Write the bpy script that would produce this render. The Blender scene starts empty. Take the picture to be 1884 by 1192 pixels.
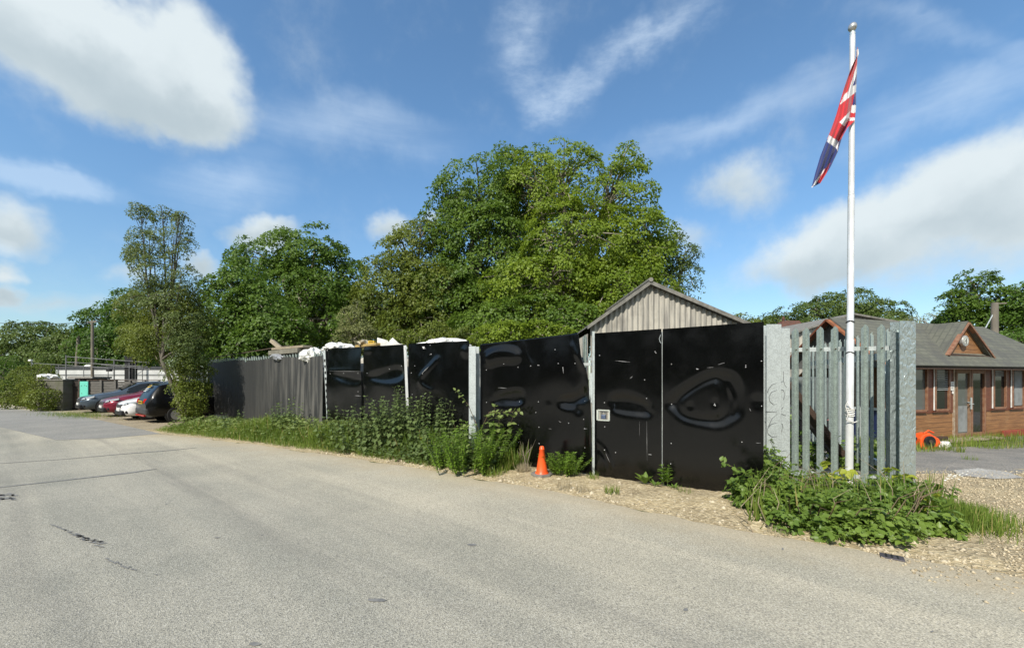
import bpy, bmesh, math, random
import numpy as np
from mathutils import Vector, Matrix, Euler
R = math.radians
rng = np.random.default_rng(7)
random.seed(7)
SC = bpy.context.scene
COL = SC.collection

# ------------------------------------------------------------------ camera
W0, H0, F, HY, EYE = 1884.0, 1192.0, 760.0, 697.0, 1.65
cam_d = bpy.data.cameras.new("camera")
cam = bpy.data.objects.new("camera", cam_d); COL.objects.link(cam)
cam.location = (0, 0, EYE); cam.rotation_euler = (R(90), 0, 0)
cam_d.sensor_width = 36; cam_d.lens = 36 * F / W0
cam_d.shift_y = (HY - H0 / 2) / W0
cam_d.clip_start = 0.05; cam_d.clip_end = 3000
SC.camera = cam

def P(px, py, d):            # the point at depth d seen at a measured image position
    return Vector(((px - 942) / F * d, d, EYE + (HY - py) / F * d))
def ss(a, b, v):
    t = np.clip((np.asarray(v, float) - a) / (b - a), 0, 1); return t * t * (3 - 2 * t)
def gz(x, y):                # height of the ground
    return -0.22 * ss(7.5, 11.5, y) * ss(4.5, 7.5, x)
def G(px, py):               # the ground point seen at a measured image position
    z = 0.0
    for _ in range(12):
        d = (EYE - z) * F / (py - HY); z = float(gz((px - 942) / F * d, d))
    return Vector(((px - 942) / F * d, d, z))
def Xat(px, d): return (px - 942) / F * d

# ------------------------------------------------------------------ sun, sky, exposure
SUN_EL, SUN_AZ = 45.0, 28.0            # light travels away from the camera and to the right
sd = bpy.data.lights.new("sun", 'SUN'); sun = bpy.data.objects.new("sun", sd); COL.objects.link(sun)
sd.energy = 4.6; sd.angle = R(0.53); sd.color = (1.0, 0.94, 0.84)
tv = Vector((math.sin(R(SUN_AZ)) * math.cos(R(SUN_EL)), math.cos(R(SUN_AZ)) * math.cos(R(SUN_EL)), -math.sin(R(SUN_EL))))
sun.rotation_euler = tv.to_track_quat('-Z', 'Y').to_euler()
SC.view_settings.view_transform = 'Standard'; SC.view_settings.look = 'None'
SC.view_settings.exposure = 0.35; SC.view_settings.gamma = 1
SC.cycles.use_denoising = True
SC.cycles.max_bounces = 8; SC.cycles.transparent_max_bounces = 8

class NT:
    """small helper for node trees"""
    def __init__(s, nt): s.t = nt; s.n = nt.nodes; s.l = nt.links
    def add(s, typ, inp=None, **kw):
        n = s.n.new(typ)
        for k, v in kw.items(): setattr(n, k, v)
        for k, v in (inp or {}).items():
            if hasattr(v, 'is_linked') or isinstance(v, bpy.types.NodeSocket): s.l.new(v, n.inputs[k])
            else: n.inputs[k].default_value = v
        return n
    def math(s, op, a, b=0.0, c=None, clamp=False):
        n = s.n.new('ShaderNodeMath'); n.operation = op; n.use_clamp = clamp
        for i, v in enumerate((a, b) if c is None else (a, b, c)):
            if isinstance(v, bpy.types.NodeSocket): s.l.new(v, n.inputs[i])
            else: n.inputs[i].default_value = v
        return n.outputs[0]
    def mix(s, f, a, b, blend='MIX'):
        n = s.n.new('ShaderNodeMix'); n.data_type = 'RGBA'; n.blend_type = blend
        for i, v in ((0, f), (6, a), (7, b)):
            if isinstance(v, bpy.types.NodeSocket): s.l.new(v, n.inputs[i])
            else: n.inputs[i].default_value = (*v, 1) if isinstance(v, tuple) and len(v) == 3 else v
        return n.outputs[2]
    def rng(s, v, a, b, c=0.0, d=1.0, smooth=True):
        n = s.n.new('ShaderNodeMapRange'); n.interpolation_type = 'SMOOTHSTEP' if smooth else 'LINEAR'
        s.l.new(v, n.inputs[0])
        for i, q in enumerate((a, b, c, d)): n.inputs[i + 1].default_value = q
        return n.outputs[0]
    def noise(s, vec, scale, detail=4, rough=.55, dist=0.0):
        n = s.add('ShaderNodeTexNoise', {'Scale': scale, 'Detail': detail, 'Roughness': rough, 'Distortion': dist})
        if vec is not None: s.l.new(vec, n.inputs['Vector'])
        return n.outputs[0]
    def map(s, vec, scale=(1, 1, 1), rot=(0, 0, 0), loc=(0, 0, 0), typ='POINT'):
        n = s.add('ShaderNodeMapping', {'Scale': scale, 'Rotation': rot, 'Location': loc}, vector_type=typ)
        s.l.new(vec, n.inputs['Vector']); return n.outputs[0]

world = bpy.data.worlds.new("World"); SC.world = world; world.use_nodes = True
w = NT(world.node_tree); w.n.clear()
SKY_STRENGTH = 0.10
geo = w.add('ShaderNodeTexCoord').outputs['Generated']
sky = w.add('ShaderNodeTexSky', sky_type='NISHITA', sun_disc=False, sun_elevation=R(SUN_EL),
            sun_rotation=R(180 + SUN_AZ), altitude=50, air_density=1.0, dust_density=0.6, ozone_density=2.2)
def dirv(px, py): return Vector(((px - 942) / F, 1, (HY - py) / F)).normalized()
def blob(px, py, rx, ry, ang, vec):
    """elliptical distance (1 at the rim) round a direction in the sky"""
    c = dirv(px, py); ca, sa = math.cos(R(ang)), math.sin(R(ang))
    a = (dirv(px + rx * ca, py - rx * sa) - dirv(px - rx * ca, py + rx * sa)) / 2
    b = (dirv(px - ry * sa, py - ry * ca) - dirv(px + ry * sa, py + ry * ca)) / 2
    ra, rb = a.length, b.length
    x = (a - c * a.dot(c)).normalized(); y = c.cross(x).normalized()
    if y.dot(b) < 0: y = -y
    z = x.cross(y)
    m = Matrix((x, y, z)).transposed()
    q = w.map(vec, (ra, rb, 1.0), tuple(m.to_euler()), tuple(c), 'TEXTURE')
    ln = w.add('ShaderNodeVectorMath', {0: q}, operation='LENGTH').outputs['Value']
    return ln, q
warp = w.add('ShaderNodeTexNoise', {'Vector': geo, 'Scale': 5.0, 'Detail': 5, 'Roughness': .6}).outputs['Color']
wv = w.add('ShaderNodeVectorMath', {0: warp, 1: (.5, .5, .5)}, operation='SUBTRACT').outputs[0]
wv = w.add('ShaderNodeVectorMath', {0: wv, 'Scale': .16}, operation='SCALE').outputs[0]
gw = w.add('ShaderNodeVectorMath', {0: geo, 1: wv}, operation='ADD').outputs[0]
n_soft = w.noise(geo, 7, 8, .6); n_fine = w.noise(geo, 22, 6, .6)
def field(blobs, vec):
    f = None
    for b in blobs:
        st = b[5] if len(b) > 5 else 1.0
        ln, _ = blob(*b[:5], vec)
        v = w.math('MULTIPLY', w.math('SUBTRACT', 1.0, ln, clamp=True), st)
        f = v if f is None else w.math('MAXIMUM', f, v) if False else w.math('ADD', f, v)
    return f
cum = [(190, 75, 330, 160, -8, 1.4), (340, 150, 210, 125, -20, 1.3), (150, 120, 200, 90, -20, .6), (60, 20, 220, 120, 0, .9), (390, 205, 110, 60, -10, .6),
       (30, 410, 130, 75, -12, 1.2), (8, 505, 60, 36, 0, 1.1), (5, 553, 62, 26, 0, 1.0),
       (1690, 430, 390, 140, 10, 1.3), (1860, 335, 260, 120, 14, 1.2), (1500, 480, 190, 75, 6, 1.0), (1580, 400, 150, 70, 12, .7), (1345, 345, 120, 70, 0, .85),
       (480, 436, 85, 40, 0, 1.3), (715, 425, 60, 44, 20, 1.1), (1258, 440, 72, 42, 0, .7), (372, 498, 48, 28, 0, 1.1),
       (250, 522, 70, 30, 0, .8), (780, 383, 24, 18, 0, 1), (1240, 575, 90, 22, 0, .6), (1420, 595, 80, 22, 0, .7), (120, 575, 230, 30, -4, .55)]
fc = field(cum, gw)
dens = w.rng(w.math('ADD', fc, w.math('MULTIPLY', w.math('SUBTRACT', n_soft, .5), 1.15)), -.02, 1.0)
dens = w.math('MULTIPLY', dens, .97)
# undersides: the same field looked at a little lower
low = w.add('ShaderNodeVectorMath', {0: gw, 1: (0, 0, -.04)}, operation='ADD').outputs[0]
fl = field(cum, low)
shade = w.rng(w.math('ADD', w.math('SUBTRACT', fl, fc), w.math('MULTIPLY', w.math('ADD', w.math('SUBTRACT', n_soft, .5), w.math('MULTIPLY', w.math('SUBTRACT', n_fine, .5), .4)), .85)), -1.25, .55)
ccol = w.mix(shade, (.40, .475, .515), (.62, .685, .71))
# thin high cloud
cir = [(1170, 80, 300, 60, 32, 1.0), (945, 70, 90, 170, -8, .9), (1030, 190, 110, 80, -30, .8)]
fi = field(cir, gw)
st1 = w.noise(w.map(geo, (14, 14, 40), (0, R(-20), 0)), 1.0, 7, .65)
ci = w.rng(w.math('MULTIPLY', fi, w.math('ADD', st1, .1)), .08, .8, 0, .5)
wide = [(650, 240, 330, 90, -8, .9), (1760, 190, 420, 80, 22, 1.0), (1350, 220, 420, 60, 20, .9), (430, 345, 190, 90, 0, .9),
        (120, 330, 190, 50, -16, .9), (1700, 40, 300, 50, -10, .6), (100, 330, 130, 40, -15, .7)]
fw = field(wide, gw)
st2 = w.noise(w.map(geo, (3, 3, 22), (0, R(-18), 0)), 1.0, 6, .6)
ci2 = w.rng(w.math('MULTIPLY', fw, w.math('ADD', st2, .15)), .05, .75, 0, .36)
elev = w.rng(w.add('ShaderNodeSeparateXYZ', {0: geo}).outputs[2], .0, .5)
skyc = w.mix(1.0, sky.outputs[0], w.mix(elev, (1.05, 1.16, 1.16), (1.16, 1.48, 1.56)), 'MULTIPLY')
skyv = w.add('ShaderNodeVectorMath', {0: skyc, 'Scale': SKY_STRENGTH}, operation='SCALE').outputs[0]
c1 = w.mix(w.math('MAXIMUM', ci, ci2), skyv, (.66, .77, .88))
c2 = w.mix(dens, c1, ccol)
# unseen broken cloud added behind the camera to whiten the panels' reflections
gy = w.add('ShaderNodeSeparateXYZ', {0: geo}).outputs[1]
bk_ = w.math('MULTIPLY', w.rng(w.noise(geo, 2.6, 7, .6), .34, .56), w.rng(gy, -.45, -.05, 1, 0))
c2 = w.mix(w.math('MULTIPLY', bk_, .9), c2, (.58, .64, .67))
bg = w.add('ShaderNodeBackground', {'Color': c2, 'Strength': 1.0})
wo = w.add('ShaderNodeOutputWorld'); w.l.new(bg.outputs[0], wo.inputs[0])

# ------------------------------------------------------------------ materials
def newmat(name):
    m = bpy.data.materials.new(name); m.use_nodes = True
    t = NT(m.node_tree); b = t.n['Principled BSDF']
    return m, t, b
def obco(t): return t.add('ShaderNodeTexCoord').outputs['Object']
def mat(name, c1, c2=None, scale=6, rough=.6, metal=0, spec=.4, bump=0, bscale=40, sx=(1, 1, 1), detail=5, coat=0, lo=.35, hi=.65):
    m, t, b = newmat(name); co = t.map(obco(t), sx)
    f = t.rng(t.noise(co, scale, detail), lo, hi)
    c2 = c2 or tuple(x * .8 for x in c1)
    t.l.new(t.mix(f, c1, c2), b.inputs['Base Color'])
    b.inputs['Roughness'].default_value = rough; b.inputs['Metallic'].default_value = metal
    b.inputs['Specular IOR Level'].default_value = spec; b.inputs['Coat Weight'].default_value = coat
    if bump:
        bn = t.add('ShaderNodeBump', {'Strength': bump, 'Distance': .01, 'Height': t.noise(co, bscale, 4)})
        t.l.new(bn.outputs[0], b.inputs['Normal'])
    return m
def leafmat(name, c1, c2, trans=.35, rough=.5, dead=None):
    m, t, b = newmat(name)
    rnd = t.add('ShaderNodeNewGeometry').outputs['Random Per Island']
    ns = t.rng(t.noise(obco(t), .55, 3), .35, .65)
    f = t.math('ADD', t.math('MULTIPLY', rnd, .55), t.math('MULTIPLY', ns, .45))
    c = t.mix(f, c1, c2)
    if dead:
        c = t.mix(t.math('GREATER_THAN', rnd, dead[0]), c, dead[1])
    t.l.new(c, b.inputs['Base Color']); b.inputs['Roughness'].default_value = rough
    b.inputs['Specular IOR Level'].default_value = .3
    tr = t.add('ShaderNodeBsdfTranslucent'); t.l.new(t.mix(.5, c, tuple(x * 1.6 for x in c2)), tr.inputs[0])
    mx = t.add('ShaderNodeMixShader', {0: trans}); t.l.new(b.outputs[0], mx.inputs[1]); t.l.new(tr.outputs[0], mx.inputs[2])
    t.l.new(mx.outputs[0], t.n['Material Output'].inputs[0])
    return m

# ------------------------------------------------------------------ building helpers
class MB:
    def __init__(s): s.v = []; s.f = []; s.m = []
    def quad(s, *pts, mi=0):
        k = len(s.v); s.v += [tuple(p) for p in pts]; s.f.append(tuple(range(k, k + len(pts)))); s.m.append(mi); return s
    def hexa(s, b, tp, mi=0):                 # 4 bottom points, 4 top points (same turn)
        k = len(s.v); s.v += [tuple(p) for p in b] + [tuple(p) for p in tp]
        for f in ((3, 2, 1, 0), (4, 5, 6, 7), (0, 1, 5, 4), (1, 2, 6, 5), (2, 3, 7, 6), (3, 0, 4, 7)):
            s.f.append(tuple(k + i for i in f)); s.m.append(mi)
        return s
    def box(s, c, sz, rz=0, mi=0, ex=None):
        hx, hy, hz = sz[0] / 2, sz[1] / 2, sz[2] / 2
        ca, sa = math.cos(rz), math.sin(rz)
        q = lambda x, y, z: (c[0] + x * ca - y * sa, c[1] + x * sa + y * ca, c[2] + z)
        return s.hexa([q(-hx, -hy, -hz), q(hx, -hy, -hz), q(hx, hy, -hz), q(-hx, hy, -hz)],
                      [q(-hx, -hy, hz), q(hx, -hy, hz), q(hx, hy, hz), q(-hx, hy, hz)], mi)
    def bar(s, p0, p1, wd, th, up=(0, 0, 1), mi=0):
        p0, p1 = Vector(p0), Vector(p1); d = (p1 - p0).normalized(); u = Vector(up)
        if abs(d.dot(u)) > .98: u = Vector((0, 1, 0))
        x = d.cross(u).normalized() * wd / 2; y = x.cross(d).normalized() * th / 2
        return s.hexa([p0 - x - y, p0 + x - y, p0 + x + y, p0 - x + y], [p1 - x - y, p1 + x - y, p1 + x + y, p1 - x + y], mi)
    def tube(s, path, rad, n=8, cap=True, mi=0):
        path = [Vector(p) for p in path]
        if not hasattr(rad, '__len__'): rad = [rad] * len(path)
        k = len(s.v); ref = Vector((.13, .21, .97))
        for i, p in enumerate(path):
            d = (path[min(i + 1, len(path) - 1)] - path[max(i - 1, 0)]).normalized()
            r = ref if abs(d.dot(ref)) < .95 else Vector((1, 0, 0))
            x = d.cross(r).normalized(); y = d.cross(x)
            for j in range(n):
                a = 2 * math.pi * j / n; s.v.append(tuple(p + (x * math.cos(a) + y * math.sin(a)) * rad[i]))
        for i in range(len(path) - 1):
            for j in range(n):
                a, b = k + i * n + j, k + i * n + (j + 1) % n
                s.f.append((a, b, b + n, a + n)); s.m.append(mi)
        if cap:
            e = k + (len(path) - 1) * n; c = len(s.v); s.v += s.v[k:k + n] + s.v[e:e + n]
            s.f.append(tuple(c + j for j in reversed(range(n)))); s.f.append(tuple(c + n + j for j in range(n))); s.m += [mi, mi]
        return s
    def lathe(s, prof, c=(0, 0, 0), n=24, mi=0):
        k = len(s.v)
        for r, z in prof:
            for j in range(n):
                a = 2 * math.pi * j / n; s.v.append((c[0] + r * math.cos(a), c[1] + r * math.sin(a), c[2] + z))
        for i in range(len(prof) - 1):
            for j in range(n):
                a, b = k + i * n + j, k + i * n + (j + 1) % n
                s.f.append((a, b, b + n, a + n)); s.m.append(mi)
        e = k + (len(prof) - 1) * n; c = len(s.v); s.v += s.v[k:k + n] + s.v[e:e + n]
        s.f.append(tuple(c + j for j in reversed(range(n)))); s.f.append(tuple(c + n + j for j in range(n))); s.m += [mi, mi]
        return s
    def prism(s, poly, ext, mi=0):            # closed outline pushed along a vector
        k = len(s.v); n = len(poly); e = Vector(ext)
        s.v += [tuple(p) for p in poly] + [tuple(Vector(p) + e) for p in poly]
        s.f.append(tuple(k + i for i in reversed(range(n)))); s.f.append(tuple(k + n + i for i in range(n))); s.m += [mi, mi]
        for i in range(n):
            j = (i + 1) % n; s.f.append((k + i, k + j, k + n + j, k + n + i)); s.m.append(mi)
        return s
    def grid(s, pts, mi=0):                   # rows of points
        k = len(s.v); nr, nc = len(pts), len(pts[0])
        for r in pts: s.v += [tuple(p) for p in r]
        for i in range(nr - 1):
            for j in range(nc - 1):
                s.f.append((k + i * nc + j, k + i * nc + j + 1, k + (i + 1) * nc + j + 1, k + (i + 1) * nc + j)); s.m.append(mi)
        return s
WL = {}
def props(o, label=None, cat=None, group=None, kind=None):
    if label: o['label'] = label
    if cat: o['category'] = cat
    if group: o['group'] = group
    if kind: o['kind'] = kind
    return o
def thing(name, label, cat, loc=(0, 0, 0), group=None, rz=0):
    o = bpy.data.objects.new(name, None); COL.objects.link(o); o.empty_display_size = .2
    o.location = loc; o.rotation_euler = (0, 0, rz); WL[o.name] = (Vector(loc), rz)
    return props(o, label, cat, group)
def obj(name, mb, m, parent=None, local=False, smooth=False, bevel=0, solid=0, fix=True):
    me = bpy.data.meshes.new(name)
    off = Vector((0, 0, 0)) if (parent is None or local) else WL[parent.name][0]
    me.from_pydata([(v[0] - off.x, v[1] - off.y, v[2] - off.z) for v in mb.v], [], mb.f)
    ms = m if isinstance(m, (list, tuple)) else [m]
    for q in ms: me.materials.append(q)
    if len(ms) > 1: me.polygons.foreach_set('material_index', mb.m)
    if fix:
        bm = bmesh.new(); bm.from_mesh(me); bmesh.ops.recalc_face_normals(bm, faces=bm.faces); bm.to_mesh(me); bm.free()
    if smooth: me.polygons.foreach_set('use_smooth', [True] * len(me.polygons))
    me.update()
    o = bpy.data.objects.new(name, me); COL.objects.link(o)
    if parent is not None: o.parent = parent; WL[o.name] = WL[parent.name]
    else: WL[o.name] = (Vector((0, 0, 0)), 0)
    if bevel:
        md = o.modifiers.new('bevel', 'BEVEL'); md.width = bevel; md.segments = 2; md.limit_method = 'ANGLE'
    if solid:
        md = o.modifiers.new('solid', 'SOLIDIFY'); md.thickness = solid; md.offset = 0
    return o
def copy_tree(o, loc, rz=None, parent=None, label=None):
    c = o.copy(); COL.objects.link(c)
    if parent is not None: c.parent = parent
    if loc is not None: c.location = loc
    if rz is not None: c.rotation_euler = (0, 0, rz)
    if label: c['label'] = label
    WL[c.name] = (Vector(c.location), 0)
    for ch in list(o.children): copy_tree(ch, None, None, c)
    return c

# leaves: many small folded faces placed by arrays
T_DIAMOND = (np.array([(0, 0, 0), (-.36, .45, .10), (0, 1, -.06), (.36, .45, .10)], float), [(0, 3, 2), (0, 2, 1)])
T_LANCE = (np.array([(0, 0, 0), (-.17, .3, .04), (-.12, .65, 0), (0, 1, -.14), (.12, .65, 0), (.17, .3, .04), (0, .4, -.03)], float),
           [(0, 6, 1), (1, 6, 2), (2, 6, 3), (0, 5, 6), (5, 4, 6), (4, 3, 6)])
T_OVATE = (np.array([(0, 0, 0), (-.30, .22, .05), (-.34, .5, .05), (-.16, .82, 0), (0, 1, -.1), (.16, .82, 0), (.34, .5, .05), (.30, .22, .05), (0, .45, -.05)], float),
           [(0, 8, 1), (1, 8, 2), (2, 8, 3), (3, 8, 4), (0, 7, 8), (7, 6, 8), (6, 5, 8), (5, 4, 8)])
T_BLADE = (np.array([(-.03, 0, 0), (.03, 0, 0), (-.022, .5, .05), (.022, .5, .05), (0, 1, .25)], float), [(0, 1, 3), (0, 3, 2), (2, 3, 4)])
def unit(a): return a / np.maximum(np.linalg.norm(a, axis=1, keepdims=True), 1e-9)
def leaf_verts(Pp, N, D, S, T):
    D = unit(D); X = unit(np.cross(D, N)); N2 = np.cross(X, D)
    tv_ = T[0]; k = len(tv_)
    V = Pp[:, None, :] + S[:, None, None] * (tv_[None, :, 0, None] * X[:, None, :] + tv_[None, :, 1, None] * D[:, None, :] + tv_[None, :, 2, None] * N2[:, None, :])
    n = len(Pp); fa = np.array(T[1]); FF = (np.arange(n) * k)[:, None, None] + fa[None]
    return V.reshape(-1, 3), FF.reshape(-1, 3)
def tri_obj(name, V, FF, m, parent=None, smooth=False):
    me = bpy.data.meshes.new(name)
    off = np.array(WL[parent.name][0]) if parent is not None else np.zeros(3)
    V = V - off
    me.vertices.add(len(V)); me.vertices.foreach_set('co', V.astype(np.float32).ravel())
    me.loops.add(len(FF) * 3); me.loops.foreach_set('vertex_index', FF.astype(np.int32).ravel())
    me.polygons.add(len(FF)); me.polygons.foreach_set('loop_start', np.arange(0, len(FF) * 3, 3, dtype=np.int32))
    me.update(calc_edges=True); me.materials.append(m)
    if smooth: me.polygons.foreach_set('use_smooth', [True] * len(FF))
    o = bpy.data.objects.new(name, me); COL.objects.link(o)
    if parent is not None: o.parent = parent; WL[o.name] = WL[parent.name]
    return o
def join_lv(parts):
    V, FF, k = [], [], 0
    for v, f in parts: V.append(v); FF.append(f + k); k += len(v)
    return np.concatenate(V), np.concatenate(FF)
def rsphere(n, g):
    v = g.normal(size=(n, 3)); return unit(v)
# ------------------------------------------------------------------ shared materials
def galv(name, tint, bump, scale, lo, hi, rough=.42):
    m, t, b = newmat(name); co = obco(t)
    vo = t.add('ShaderNodeTexVoronoi', {'Vector': co, 'Scale': scale}).outputs['Distance']
    n = t.noise(co, 9, 6, .65)
    f = t.math('ADD', t.math('MULTIPLY', vo, .5), t.math('MULTIPLY', n, .7))
    t.l.new(t.mix(t.rng(f, .3, .8), tuple(x * lo for x in tint), tuple(x * hi for x in tint)), b.inputs['Base Color'])
    b.inputs['Metallic'].default_value = .5 if bump > .8 else .35; b.inputs['Roughness'].default_value = rough
    if bump:
        h = t.noise(t.map(co, (1, 1, .55)), scale * .9, 2, .5, .8)
        bn = t.add('ShaderNodeBump', {'Strength': bump, 'Distance': .012 if bump < .8 else .03, 'Height': h}); t.l.new(bn.outputs[0], b.inputs['Normal'])
    return m
M_GALV = galv('galvanised_steel', (.50, .545, .54), .25, 60, .75, 1.1, .5)
M_GALVH = galv('hammered_galvanised_steel', (.40, .46, .455), 1.0, 20, .9, 1.08, .28)
M_PALE = galv('weathered_galvanised_steel', (.33, .39, .36), .15, 50, .65, 1.1, .45)
M_POLE = mat('white_painted_metal', (.72, .73, .73), (.6, .61, .6), 4, .32, .2, .5)
M_WHITE = mat('white_plastic', (.78, .78, .75), (.62, .61, .57), 5, .5, bump=.3, bscale=12)
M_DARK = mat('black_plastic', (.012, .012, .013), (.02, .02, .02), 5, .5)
M_TIMBER = mat('grey_weathered_timber', (.33, .28, .20), (.22, .18, .13), 7, .8, sx=(1, 1, 8), bump=.3)
M_BROWNT = mat('dark_brown_timber', (.075, .045, .03), (.04, .025, .018), 7, .75, sx=(1, 1, 8), bump=.3)
M_RUST = mat('rusty_steel', (.10, .065, .045), (.05, .04, .035), 9, .8, .2, bump=.3)

def panelmat():
    m, t, b = newmat('black_glossy_sheet'); co = obco(t)
    n = t.noise(co, 2.5, 6, .6); fine = t.rng(t.noise(co, 90, 3), .66, .74)
    scr = t.rng(t.noise(t.map(co, (.8, .8, 14)), 5, 6, .7), .64, .72, 0, .35)
    t.l.new(t.mix(t.math('MAXIMUM', t.math('MULTIPLY', fine, .10), t.math('MULTIPLY', scr, .12)),
                  t.mix(n, (.0012, .0013, .0015), (.003, .003, .0031)), (.12, .12, .115)), b.inputs['Base Color'])
    t.l.new(t.rng(n, .35, .75, .13, .26), b.inputs['Roughness']); b.inputs['Specular IOR Level'].default_value = .5
    return m
M_PANEL = panelmat()

# ------------------------------------------------------------------ ground, road, verge
def dirtmat(name, c1, c2, c3, s1, s2, bump, bs, grass=None):
    m, t, b = newmat(name); co = obco(t)
    big = t.rng(t.noise(co, s1, 5, .6), .38, .62); small = t.noise(co, s2, 4, .65)
    c = t.mix(big, c1, c2); c = t.mix(t.rng(small, .45, .72), c, c3)
    vo = t.add('ShaderNodeTexVoronoi', {'Vector': co, 'Scale': bs}); vv = t.add('ShaderNodeSeparateColor', {0: vo.outputs['Color']}).outputs[0]; rnd = t.mix(.5, c, t.mix(vv, (.15, .15, .15), (.85, .85, .85)), 'SOFT_LIGHT')
    t.l.new(rnd, b.inputs['Base Color']); b.inputs['Roughness'].default_value = .9; b.inputs['Specular IOR Level'].default_value = .2
    bn = t.add('ShaderNodeBump', {'Strength': bump, 'Distance': .02, 'Height': t.math('ADD', vo.outputs['Distance'], small)})
    t.l.new(bn.outputs[0], b.inputs['Normal']); return m
M_DIRT = dirtmat('dry_dirt', (.32, .27, .185), (.22, .185, .13), (.38, .33, .24), .9, 30, .6, 45)
M_GRAVEL = dirtmat('sandy_gravel', (.43, .35, .215), (.30, .245, .155), (.52, .44, .29), 1.2, 40, .9, 42)
M_VERGE = dirtmat('chalky_bank', (.40, .325, .195), (.29, .235, .145), (.48, .40, .255), 1.6, 22, 1.0, 26)
M_YARD = dirtmat('old_yard_tarmac', (.165, .16, .148), (.23, .215, .19), (.30, .275, .235), 1.1, 30, .5, 60)
M_FIELD = dirtmat('rough_grass_ground', (.06, .085, .025), (.10, .10, .045), (.14, .125, .07), .25, 8, .5, 12)

def nonuni(a, b, n): return list(np.linspace(a, b, n))
xs = [-900, -400, -200, -120, -80] + nonuni(-50, 50, 101) + [80, 120, 200, 400, 900]
ys = [-300, -100, -40] + nonuni(-10, 40, 51) + [60, 90, 150, 300, 600, 1200]
mb = MB(); mb.grid([[(x, y, float(gz(x, y))) for x in xs] for y in ys])
props(obj('ground', mb, M_FIELD, fix=False), kind='structure')

EV = np.array((-.79, .613)); NV = np.array((.613, .79))     # along the road to the far left / across it to the fence
EDGE_S = [-60, -20, -6, -1.2, .6, 3.42, 7.08, 11.9, 16.1, 23, 30.7, 45.7, 80, 160]
EDGE_T = [8.0, 6.8, 5.8, 5.34, 5.10, 5.17, 4.88, 4.17, 3.3, 2.9, 2.6, .85, -3, -14]
def edge(s): return np.interp(s, EDGE_S, EDGE_T)
def st2xy(s, t): return EV[0] * s + NV[0] * t, EV[1] * s + NV[1] * t
def wob(s, k=1): return .06 * np.sin(s * 2.3 * k + 1) + .04 * np.sin(s * 5.1 * k) + .03 * np.sin(s * 11.7 * k + 2)
def roadmat():
    m, t, b = newmat('worn_asphalt'); co = obco(t)
    at = t.add('ShaderNodeAttribute', attribute_name='edge').outputs['Fac']
    big = t.rng(t.noise(t.map(co, (.35, .35, 1), (0, 0, R(-37.8))), 1.3, 6, .6), .35, .65)
    cr = t.map(co, (1, 1, 1), (0, 0, R(37.8))); strk = t.rng(t.noise(t.map(cr, (.10, 1.6, 1)), 1.2, 5, .55), .4, .66)
    agg = t.add('ShaderNodeTexVoronoi', {'Vector': co, 'Scale': 125.0}); ag2 = t.noise(co, 85, 5, .75)
    c = t.mix(big, (.305, .297, .250), (.38, .362, .302)); c = t.mix(t.math('MULTIPLY', strk, .45), c, (.46, .43, .35))
    c = t.mix(t.rng(ag2, .35, .75), t.mix(1.0, c, (.60, .60, .60), 'MULTIPLY'), t.mix(1.0, c, (1.38, 1.38, 1.36), 'MULTIPLY'))
    sp = t.add('ShaderNodeSeparateColor', {0: agg.outputs['Color']}).outputs[0]
    c = t.mix(t.math('MULTIPLY', t.rng(sp, .82, .95), .55), c, (.09, .09, .088))
    c = t.mix(t.math('MULTIPLY', t.rng(sp, .0, .10, 1, 0), .5), c, (.5, .49, .45))
    c = t.mix(t.math('MULTIPLY', t.rng(t.math('ADD', at, t.math('MULTIPLY', t.noise(co, .8, 5), 1.2)), 1.0, 4.2, 1, 0), .65), c, t.mix(1.0, c, (1.46, 1.38, 1.26), 'MULTIPLY'))
    ac = t.math('ADD', t.add('ShaderNodeAttribute', attribute_name='across').outputs['Fac'], t.math('MULTIPLY', t.math('SUBTRACT', t.noise(co, .5, 4), .5), .7))
    for c0, hw, k in ((1.95, .30, .16), (2.75, .22, .09), (.35, .35, .12), (-1.6, .4, .10)):
        band = t.math('MULTIPLY', t.rng(t.math('ABSOLUTE', t.math('SUBTRACT', ac, c0)), 0, hw, 1, 0), t.math('MULTIPLY', t.rng(t.noise(t.map(cr, (.12, 2.2, 1)), 1.3, 6, .65), .36, .62), k * 2.0)); c = t.mix(band, c, (.10, .10, .098))
    dn = t.math('ADD', at, t.math('MULTIPLY', t.math('SUBTRACT', t.noise(co, 1.7, 7, .68), .5), 1.6))
    dust = t.rng(dn, -.25, .95, 1, 0)
    c = t.mix(t.math('MULTIPLY', dust, .85), c, t.mix(t.rng(t.noise(co, 55, 3), .35, .7), (.31, .26, .175), (.46, .39, .27)))
    t.l.new(c, b.inputs['Base Color']); b.inputs['Roughness'].default_value = .85; b.inputs['Specular IOR Level'].default_value = .25
    bn = t.add('ShaderNodeBump', {'Strength': .55, 'Distance': .008, 'Height': t.math('ADD', agg.outputs['Distance'], ag2)})
    t.l.new(bn.outputs[0], b.inputs['Normal']); return m
SS = np.concatenate([np.linspace(-60, -6, 19)[:-1], np.linspace(-6, 20, 209), np.linspace(20, 60, 61)[1:], np.linspace(60, 160, 11)[1:]])
TS = np.concatenate([[-30, -18, -12, -9, -7, -6, -5, -4, -3, -2.2, -1.6, -1.1, -.8, -.55, -.35, -.2, -.1, 0]])
rows, ea = [], []
for s in SS:
    e = edge(s) + wob(s)
    r = []
    for q in TS:
        x, y = st2xy(s, e + q); r.append((x, y, .004 + float(gz(x, y)))); ea.append(-q)
    rows.append(r)
mb = MB(); mb.grid(rows)
road = props(obj('road', mb, roadmat(), fix=False), kind='structure')
a_ = road.data.attributes.new('edge', 'FLOAT', 'POINT'); a_.data.foreach_set('value', ea)
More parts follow.
